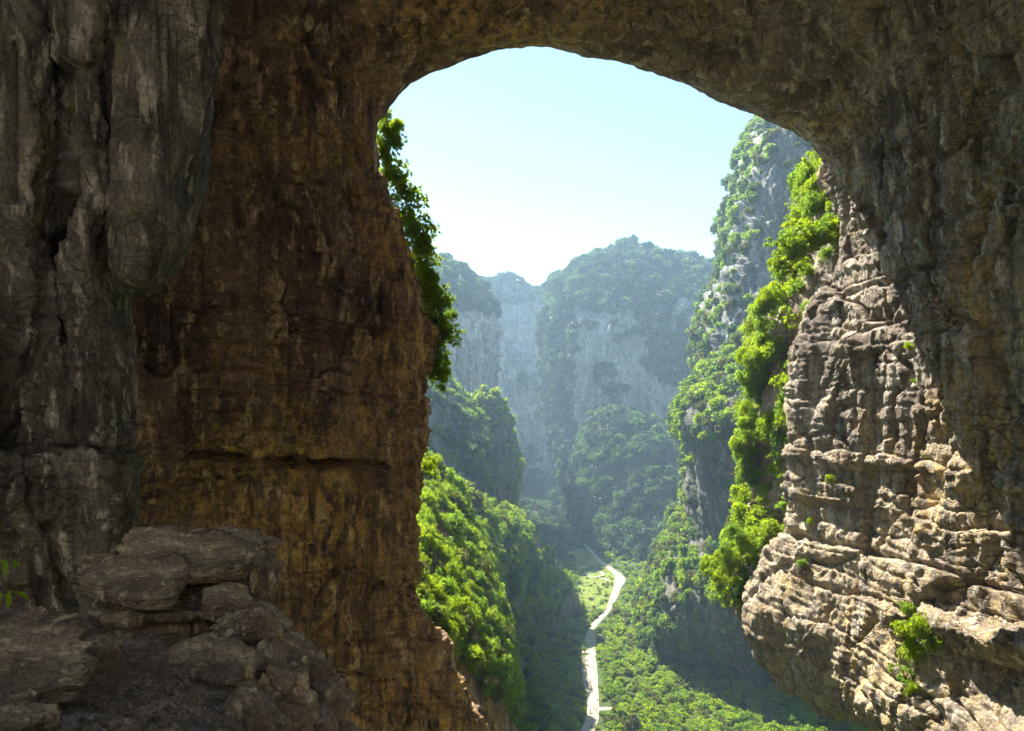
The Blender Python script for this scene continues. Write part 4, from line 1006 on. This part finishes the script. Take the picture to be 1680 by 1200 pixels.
# valley floor: bushes everywhere but on the road, the lawn and the footpaths
_rp = np.array(ROAD); _o = np.argsort(_rp[:, 2])
def floor_plants():
    r = np.random.default_rng(77); made = 0
    lp = np.array(LAWN); lo = np.argsort(lp[:, 2])
    while made < 6000:
        px = r.uniform(800, 1460); py = 1235 - (r.random() ** .75) * 330
        if py < 905: continue
        x, Y, z = on_floor(px, py)
        l = np.interp(py, _rp[_o, 2], _rp[_o, 0]); rr = np.interp(py, _rp[_o, 2], _rp[_o, 1])
        s = (1.2 + 2.2 * r.random() ** 1.6) * (1.6 if r.random() < .10 else 1)
        m = s * .95 / Y * F_PX
        if l - m * .8 < px < rr + m * .55: continue
        # a bush stands between the road and the camera when it hides it: keep low plants in front of bends
        ahead = py - s * 1.2 / Y * F_PX
        l2 = np.interp(ahead, _rp[_o, 2], _rp[_o, 0]); r2 = np.interp(ahead, _rp[_o, 2], _rp[_o, 1])
        if l2 - m * .5 < px < r2 + m * .3: continue
        if py < 1003 and px < np.interp(py, lp[lo, 2], lp[lo, 1]) + 4 and px > np.interp(py, lp[lo, 2], lp[lo, 0]): continue
        if abs(py - 1160) < 10 and 978 < px < 1012: continue
        up = np.array((0, 0, 1.0)) + r.normal(size=3) * .08; up /= np.linalg.norm(up)
        PLANTS.append(dict(pos=np.array((x, Y, z - .15)), up=up, s=s, shape=int(r.choice((0, 1, 2, 3, 0, 1, 5))), mat=str(r.choice((B, B, B, MD, MD, OL))), zone='floor', sq=r.uniform(.7, 1.15), a=r.uniform(0, 6.283)))
        made += 1
floor_plants()
def far_floor():
    r = np.random.default_rng(78)
    for k in range(520):
        px = r.uniform(770, 965); Y = r.uniform(560, 860); x = (px - CX) / F_PX * Y
        py = HY - FLOOR / Y * F_PX
        if abs(px - np.interp(py, _rp[_o, 2], (_rp[_o, 0] + _rp[_o, 1]) / 2)) < 9 and py > 866: continue
        if py > 900 and px > 935: continue
        PLANTS.append(dict(pos=np.array((x, Y, FLOOR)), up=np.array((0, 0, 1.0)), s=r.uniform(3.5, 7.0), shape=int(r.integers(0, 4)), mat=str(r.choice((FR, DK))), zone='mound', sq=r.uniform(.8, 1.3), a=r.uniform(0, 6.283)))
far_floor()
def lawn_shrubs():
    r = np.random.default_rng(79); lp = np.array(LAWN); lo = np.argsort(lp[:, 2])
    for k in range(90):
        py = r.uniform(903, 999); a_ = np.interp(py, lp[lo, 2], lp[lo, 0]); b_ = np.interp(py, _rp[_o, 2], _rp[_o, 0])
        px = a_ + 3 + (b_ - a_ - 7) * r.random() ** (.5 if k % 2 else 1.6)
        if .7 < math.hypot((px - 976) / 13, (py - 942) / 5) < 1.35: continue
        x, Y, z = on_floor(px, py)
        PLANTS.append(dict(pos=np.array((x, Y, z)), up=np.array((0, 0, 1.0)), s=.5 + 1.3 * r.random() ** 2, shape=int(r.integers(0, 4)), mat=str(r.choice((B, MD, OL))), zone='floor', sq=.8, a=r.uniform(0, 6.283)))
lawn_shrubs()

def rot_of(d):
    q = Vector(d['up']).to_track_quat('Z', 'Y')
    return (q @ Euler((0, 0, d['a'])).to_quaternion()).to_euler()

GN_SRC = {}
for i in range(5):
    for mk in (B, MD, DK, OL, FR):
        GN_SRC[i, mk] = bpy.data.objects.new('crown_source', LITE[i, mk])
for i in range(6):
    for mk in (B, MD, DK, OL, FR):
        GN_SRC[10 + i, mk] = bpy.data.objects.new('crown_source', CROWN[i, mk])

def scatter_stuff(name, label, plants):
    """one object whose points carry many crowns"""
    full = np.mean([d['s'] / max(d['pos'][1], 1) for d in plants]) * F_PX > 11
    keys = []
    coll = bpy.data.collections.new(name + '_crowns')
    idx = []
    for d in plants:
        sh = d['shape']
        if full: k = (10 + (sh if sh < 6 else sh - 4), d['mat'])
        else: k = ((3 + sh % 2) if sh >= 6 else sh % 3, d['mat'])
        if k not in keys: keys.append(k)
        idx.append(keys.index(k))
    srcs = []
    for n_, k in enumerate(keys):
        s = bpy.data.objects.new('%03d_crown_source' % n_, GN_SRC[k].data); coll.objects.link(s)
    me = bpy.data.meshes.new(name); me.from_pydata([tuple(d['pos']) for d in plants], [], [])
    at = me.attributes.new('turn', 'FLOAT_VECTOR', 'POINT'); at.data.foreach_set('vector', np.array([tuple(rot_of(d)) for d in plants], dtype=np.float32).ravel())
    at = me.attributes.new('size', 'FLOAT_VECTOR', 'POINT'); at.data.foreach_set('vector', np.array([(d['s'], d['s'], d['s'] * d['sq']) for d in plants], dtype=np.float32).ravel())
    at = me.attributes.new('pick', 'INT', 'POINT'); at.data.foreach_set('value', np.array(idx, dtype=np.int32))
    o = link(name, me)
    ng = bpy.data.node_groups.new(name, 'GeometryNodeTree')
    ng.interface.new_socket('Geometry', in_out='INPUT', socket_type='NodeSocketGeometry')
    ng.interface.new_socket('Geometry', in_out='OUTPUT', socket_type='NodeSocketGeometry')
    gi = ng.nodes.new('NodeGroupInput'); go = ng.nodes.new('NodeGroupOutput')
    ip = ng.nodes.new('GeometryNodeInstanceOnPoints'); ci = ng.nodes.new('GeometryNodeCollectionInfo')
    ci.inputs['Collection'].default_value = coll; ci.inputs['Separate Children'].default_value = True; ci.inputs['Reset Children'].default_value = True
    ip.inputs['Pick Instance'].default_value = True
    def named(nm, t):
        a = ng.nodes.new('GeometryNodeInputNamedAttribute'); a.data_type = t; a.inputs['Name'].default_value = nm
        return a.outputs['Attribute']
    e2r = ng.nodes.new('FunctionNodeEulerToRotation')
    L = ng.links
    L.new(named('turn', 'FLOAT_VECTOR'), e2r.inputs[0]); L.new(e2r.outputs[0], ip.inputs['Rotation'])
    L.new(named('size', 'FLOAT_VECTOR'), ip.inputs['Scale']); L.new(named('pick', 'INT'), ip.inputs['Instance Index'])
    L.new(gi.outputs[0], ip.inputs['Points']); L.new(ci.outputs[0], ip.inputs['Instance']); L.new(ip.outputs[0], go.inputs[0])
    md = o.modifiers.new('scatter', 'NODES'); md.node_group = ng
    return tag(o, label, 'vegetation', kind='stuff')

def plant_thing(d, name, label, cat, group):
    e = bpy.data.objects.new(name, None); COL.objects.link(e); e.empty_display_size = .1
    e.location = d['pos']; e.rotation_euler = rot_of(d); e.scale = (d['s'], d['s'], d['s'] * d['sq'])
    t = bpy.data.objects.new('trunk', SHAPES[d['shape']][1]); COL.objects.link(t); t.parent = e
    c = bpy.data.objects.new('crown', CROWN[d['shape'], d['mat']]); COL.objects.link(c); c.parent = e
    return tag(e, label, cat, group)

QUOTA = {'edge_left': 50, 'edge_right': 70, 'buttress': 60, 'hillside': 50, 'floor': 40, 'spur': 12, 'tower': 12}
for zn, (kind, where, grp, rest_lb) in ZONES.items():
    ps = [d for d in PLANTS if d['zone'] == zn]
    k = QUOTA.get(zn, 0)
    vis = [d for d in ps if 0 <= to_px(d['pos'])[0] <= 1680 and to_px(d['pos'])[1] <= 1195 and d['shape'] < 6]
    vis.sort(key=lambda d: -d['s'] / d['pos'][1])
    pick = vis[:k]; ids = {id(d) for d in pick}
    mid = float(np.median([d['s'] for d in pick])) if pick else 0
    for d in pick: plant_thing(d, 'leafy_' + kind, plant_label(d, kind, where, zn, mid), kind, grp)
    rest = [d for d in ps if id(d) not in ids]
    if rest: scatter_stuff({'far': 'far_woods', 'mound': 'mound_woods', 'ridge': 'ridge_woods', 'tall': 'cliff_shrubbery'}.get(zn, zn.split('_')[0] + '_undergrowth'), rest_lb, rest)

# single plants that can be pointed out
def one_plant(px, py, Y, s, shape, mat, label, up=(-.3, -.2, 1), kind='bush', sq=1.0):
    u = np.array(up, float); u /= np.linalg.norm(u)
    plant_thing(dict(pos=np.array(P(px, py, Y)), up=u, s=s, shape=shape, mat=mat, sq=sq, a=px * .1), 'leafy_' + kind, label, kind, None)
def wall_hit(px, py):
    """depth of the cave wall along a line of sight"""
    G = SURF['arch'][0].reshape(-1, 3); q = to_px(G); m = (G[:, 1] > 30)
    e = np.hypot(q[:, 0] - px, q[:, 1] - py) + 1e6 * ~m
    return G[np.argsort(e)[:12], 1].min()
for px, py, s_, sh, mt, lb in (
  (1490, 1008, 1.3, 0, MD, 'topmost small bush of the patch under the sunlit rock shelf'),
  (1515, 1035, 2.2, 1, B, 'wide bush in the upper part of the patch under the rock shelf'),
  (1485, 1048, 1.9, 5, B, 'feathery bush on the outer side of the patch under the rock shelf'),
  (1532, 1062, 1.9, 2, MD, 'bush on the inner side of the patch under the rock shelf'),
  (1502, 1082, 2.2, 4, B, 'feathery bush in the middle of the patch under the rock shelf'),
  (1488, 1112, 1.7, 3, MD, 'bush near the lower end of the patch under the rock shelf'),
  (1500, 1140, 1.4, 5, B, 'lowest feathery bush of the patch under the rock shelf'),
  (1493, 572, .8, 1, B, 'small bright tuft high on the sunlit right wall'),
  (1500, 628, .5, 2, MD, 'tiny tuft just under the bright tuft on the right wall'),
  (1362, 792, 1.0, 4, B, 'yellowish tuft on the right wall above the square recess'),
  (1318, 930, 1.1, 0, MD, 'small bush on the nose of the right wall below the recess'),
  (1330, 860, .8, 5, B, 'drooping tuft beside the square recess of the right wall')):
    one_plant(px, py, wall_hit(px, py) - .2, s_, sh, mt, lb)
for k_, (px, py, s_, lb) in enumerate(((958, 1062, 1.7, 'farthest of the small trees along the left edge of the near road'), (959, 1072, 2.0, 'tallest small tree on the left edge of the near road'),
                        (958, 1083, 1.5, 'third small tree along the left edge of the near road'), (958, 1097, 1.5, 'nearest of the small trees along the left edge of the near road'))):
    x, Y, z = on_floor(px, py)
    plant_thing(dict(pos=np.array((x, Y, z + .9)), up=np.array((0, 0, 1.0)), s=s_, shape=k_ % 4, mat=MD, sq=1.25, a=k_ * 1.3), 'roadside_tree', lb, 'tree', 'small trees on the road edge')
for k_, (px, py, s_, lb) in enumerate(((970, 934, 2.2, 'round tree beside the oval ring footpath'), (985, 934, 1.8, 'small tree between the ring footpath and the road'), (1007, 931, 2.6, 'light tree on the far side of the road bend'), (1003, 960, 1.6, 'bush on the lawn corner at the road bend'))):
    x, Y, z = on_floor(px, py)
    plant_thing(dict(pos=np.array((x, Y, z + .2)), up=np.array((0, 0, 1.0)), s=s_, shape=(k_ + 1) % 4, mat=(MD, B)[k_ % 2], sq=1.2, a=k_ * 1.7), 'lawn_tree', lb, 'tree', 'trees by the lawn')

# ------------------------------------------------------------------ loose stones on the viewpoint ledge
def loose_stones():
    srcs = []
    coll = bpy.data.collections.new('stone_sources')
    for k in range(5):
        V, Q = cube_sphere(5); r = np.random.default_rng(300 + k)
        nn = r.normal(size=(9, 3)); nn /= np.linalg.norm(nn, axis=1)[:, None]
        dt = V @ nn.T; rad = np.min(np.where(dt > .05, r.uniform(.6, 1, 9) / np.maximum(dt, .05), 9), axis=1)
        me = new_mesh('stone', V * np.minimum(rad, 1.2)[:, None] * np.array((1, .8, .55)), Q, False); me.materials.append(M['boulder'])
        o = bpy.data.objects.new('%03d_stone_source' % k, me); coll.objects.link(o)
    c, nn, q = sample('ledge', 2600, lambda c, n, q: 1.0 * (q[:, 0] < 520) * (q[:, 1] < 1230) * sstep(-.3, .4, fbm(c * .7, 3)), 44)
    r = np.random.default_rng(45)
    me = bpy.data.meshes.new('loose_gravel'); me.from_pydata([tuple(p) for p in c], [], [])
    at = me.attributes.new('turn', 'FLOAT_VECTOR', 'POINT'); at.data.foreach_set('vector', (r.uniform(0, 6.28, (len(c), 3)) * np.array((.12, .12, 1))).astype(np.float32).ravel())
    at = me.attributes.new('size', 'FLOAT_VECTOR', 'POINT'); at.data.foreach_set('vector', np.repeat((.018 + .09 * r.random((len(c), 1)) ** 4), 3, 1).astype(np.float32).ravel())
    at = me.attributes.new('pick', 'INT', 'POINT'); at.data.foreach_set('value', r.integers(0, 5, len(c)).astype(np.int32))
    o = link('loose_gravel', me)
    ng = bpy.data.node_groups[[g_.name for g_ in bpy.data.node_groups][0]].copy()
    for nd in ng.nodes:
        if nd.type == 'COLLECTION_INFO': nd.inputs['Collection'].default_value = coll
    o.modifiers.new('scatter', 'NODES').node_group = ng
    tag(o, 'loose gravel and chips lying on the ledge ground', 'gravel', kind='stuff')
loose_stones()

# leafy twig poking in at the left edge
def twig(px, py, Y, seed, label, n):
    r = np.random.default_rng(seed); V, Q = [], []
    b = Vector(P(px - 60, py + 10, Y)); t = Vector(P(px + 18, py - 6, Y - .15))
    mid = (b + t) / 2 + Vector((0, 0, .06))
    tube_into(V, Q, [b, mid, t], [.006, .005, .002], 6)
    root = link('leafy_twig', None); root.location = (0, 0, 0)
    st = link('stem', new_mesh('stem', V, Q), M['bark'], root)
    L, Wd = .13, .042
    pts = [(0, 0, 0), (L * .3, Wd * .5, .006), (L * .3, -Wd * .5, .006), (L * .65, Wd * .45, .002), (L * .65, -Wd * .45, .002), (L, 0, -.018), (L * .3, 0, -.004), (L * .65, 0, -.008)]
    tri = [(0, 6, 1), (0, 2, 6), (1, 6, 3), (6, 7, 3), (2, 4, 6), (4, 7, 6), (3, 7, 5), (7, 4, 5)]
    lm = new_mesh('leaf', pts, tri); lm.materials.append(M['leaf_bright'])
    for k in range(n):
        f = .45 + .55 * k / (n - 1)
        p = b.lerp(mid, f * 2) if f < .5 else mid.lerp(t, f * 2 - 1)
        o = link('leaf', lm, None, root); o.location = p
        o.rotation_euler = (r.uniform(-.5, .5), r.uniform(.2, 1.1), (-1) ** k * r.uniform(.3, 1.2)); o.scale = (r.uniform(.7, 1.2),) * 3
    return tag(root, label, 'twig')
twig(8, 925, 6.0, 5, 'green leafy twig poking in at the left picture edge, upper one', 6)
twig(14, 978, 6.2, 6, 'green leafy twig poking in at the left picture edge, lower one', 6)

# ------------------------------------------------------------------ people on the road
def person_mesh(stride):
    J = {'pelvis': (0, 0, .93), 'waist': (0, 0, 1.08), 'chest': (0, .01, 1.32), 'neck': (0, .01, 1.48), 'head': (0, .03, 1.58), 'top': (0, .02, 1.70),
         'shl': (.17, 0, 1.40), 'ell': (.22, -stride * .3, 1.14), 'hal': (.22, stride * .1 + .05, .90), 'shr': (-.17, 0, 1.40), 'elr': (-.22, stride * .3, 1.14), 'har': (-.22, stride * .5 + .05, .92),
         'hil': (.09, 0, .90), 'knl': (.10, stride * .5 + .03, .50), 'anl': (.10, stride * .6, .09), 'tol': (.11, stride * .6 + .17, .04),
         'hir': (-.09, 0, .90), 'knr': (-.10, -stride * .25 + .03, .50), 'anr': (-.10, -stride * .75, .10), 'tor': (-.11, -stride * .75 + .16, .04)}
    R = {'pelvis': .15, 'waist': .13, 'chest': .155, 'neck': .055, 'head': .10, 'top': .085, 'shl': .07, 'ell': .045, 'hal': .035, 'shr': .07, 'elr': .045, 'har': .035,
         'hil': .095, 'knl': .06, 'anl': .042, 'tol': .04, 'hir': .095, 'knr': .06, 'anr': .042, 'tor': .04}
    ks = list(J); E = [('pelvis', 'waist'), ('waist', 'chest'), ('chest', 'neck'), ('neck', 'head'), ('head', 'top'), ('chest', 'shl'), ('shl', 'ell'), ('ell', 'hal'), ('chest', 'shr'), ('shr', 'elr'), ('elr', 'har'),
         ('pelvis', 'hil'), ('hil', 'knl'), ('knl', 'anl'), ('anl', 'tol'), ('pelvis', 'hir'), ('hir', 'knr'), ('knr', 'anr'), ('anr', 'tor')]
    me = bpy.data.meshes.new('person_body'); me.from_pydata([J[k] for k in ks], [(ks.index(a), ks.index(b)) for a, b in E], [])
    o = bpy.data.objects.new('person_build', me); COL.objects.link(o)
    md = o.modifiers.new('skin', 'SKIN')
    for i, k in enumerate(ks):
        me.skin_vertices[0].data[i].radius = (R[k], R[k] * (.75 if k in ('pelvis', 'waist', 'chest') else 1)); me.skin_vertices[0].data[i].use_root = (k == 'pelvis')
    o.modifiers.new('smooth', 'SUBSURF').levels = 1
    dg = bpy.context.evaluated_depsgraph_get()
    res = bpy.data.meshes.new_from_object(o.evaluated_get(dg)); res.name = 'person_body'
    bpy.data.objects.remove(o)
    return res

def clothes_mat(name, shirt, trousers, hair=(.02, .016, .012)):
    m, nt, out = mat_new(name)
    bs = N_(nt, 'ShaderNodeBsdfPrincipled', Roughness=.8)
    tc = nt.nodes.new('ShaderNodeTexCoord'); sx = nt.nodes.new('ShaderNodeSeparateXYZ'); nt.links.new(tc.outputs['Object'], sx.inputs[0])
    dv = N_(nt, 'ShaderNodeMath', operation='DIVIDE'); nt.links.new(sx.outputs[2], dv.inputs[0]); dv.inputs[1].default_value = 1.8
    cr = nt.nodes.new('ShaderNodeValToRGB'); cr.color_ramp.interpolation = 'CONSTANT'
    el = cr.color_ramp.elements; el[0].color = (.04, .035, .03, 1); el[0].position = 0
    el[1].position = .05; el[1].color = (*trousers, 1)
    for p_, c_ in ((.53, shirt), (.80, (.45, .28, .19)), (.895, hair)):
        e = el.new(p_); e.color = (*c_, 1)
    nt.links.new(dv.outputs[0], cr.inputs[0]); nt.links.new(cr.outputs[0], bs.inputs['Base Color']); nt.links.new(bs.outputs[0], out.inputs[0])
    return m
PM = [person_mesh(.0), person_mesh(.28), person_mesh(.18)]
PEOPLE = [ # px, py of the feet, facing, mesh, shirt, trousers, label
 (971, 1197, 0, 1, (.05, .05, .06), (.03, .03, .04), 'person in dark clothes walking alone on the lowest stretch of road'),
 (968.5, 1171, 10, 2, (.10, .04, .04), (.03, .03, .04), 'person in a dark red top on the left of the group of three'),
 (974.5, 1168, -15, 0, (.04, .05, .08), (.04, .04, .05), 'person in navy standing in the middle of the group of three'),
 (979, 1170, 30, 1, (.06, .06, .06), (.03, .03, .03), 'person in charcoal on the right of the group of three'),
 (981, 1154, 180, 1, (.05, .04, .03), (.03, .03, .04), 'person in brown at the right road edge above the side path'),
 (970, 1134, 0, 2, (.60, .06, .05), (.04, .04, .05), 'person in a bright red top in the middle group on the road'),
 (962.5, 1125, 170, 1, (.05, .06, .07), (.04, .04, .05), 'person in grey on the left of the middle group on the road'),
 (969, 1123, 0, 0, (.08, .08, .10), (.03, .03, .04), 'person in slate just behind the one in bright red'),
 (972, 1136, 20, 1, (.05, .05, .05), (.05, .04, .03), 'person in black beside the one in bright red'),
 (959, 1130, 90, 0, (.20, .05, .04), (.05, .03, .03), 'person in maroon at the left kerb near the middle group'),
 (973, 1099, 180, 1, (.05, .05, .06), (.03, .03, .04), 'lone person in dark clothes on the straight road by the small trees'),
 (1001, 996, 0, 2, (.05, .05, .06), (.03, .03, .04), 'left person of the pair beyond the shaded road bend'),
 (1004.5, 996, 0, 1, (.30, .28, .26), (.04, .04, .05), 'right person in pale top of the pair beyond the shaded road bend'),
 (974, 913, 0, 1, (.05, .05, .06), (.03, .03, .04), 'person in dark clothes farthest up the sunlit road'),
 (977, 917.5, 20, 2, (.10, .10, .16), (.03, .03, .04), 'person in blue-grey on the far road before the footpath branch'),
 (980, 921, 0, 0, (.05, .04, .04), (.03, .03, .04), 'person standing where the footpath branches off the far road'),
 (987, 924.5, 90, 1, (.12, .05, .05), (.03, .03, .04), 'person in a dull red top on the far road past the footpath branch'),
]
for i, (px, py, face, mi, sh, tr, lb) in enumerate(PEOPLE):
    me = PM[mi].copy(); me.materials.clear(); me.materials.append(clothes_mat('clothes', sh, tr))
    o = link('person', me); x, Y, z = on_floor(px, py); o.location = (x, Y, z + .10); o.rotation_euler = (0, 0, math.radians(face))
    tag(o, lb, 'person', 'people on the gorge road')

# ------------------------------------------------------------------ air
def haze():
    x, y0, y1, z0, z1 = 1510, -910, 1510, FLOOR - 1.5, 205
    V = [(a, b, c) for c in (z0, z1) for a, b in ((-x, y0), (x, y0), (x, y1), (-x, y1))]
    Q = [(3, 2, 1, 0), (4, 5, 6, 7), (0, 1, 5, 4), (1, 2, 6, 5), (2, 3, 7, 6), (3, 0, 4, 7)]
    m, nt, out = mat_new('haze_air')
    v = N_(nt, 'ShaderNodeVolumePrincipled', Density=.00031, Anisotropy=.4)
    v.inputs['Color'].default_value = (.50, .76, 1.0, 1)
    nt.links.new(v.outputs[0], out.inputs['Volume'])
    o = link('haze', new_mesh('haze', V, Q, False), m)
    tag(o, 'pale blue haze filling the gorge', 'haze', kind='stuff')
haze()
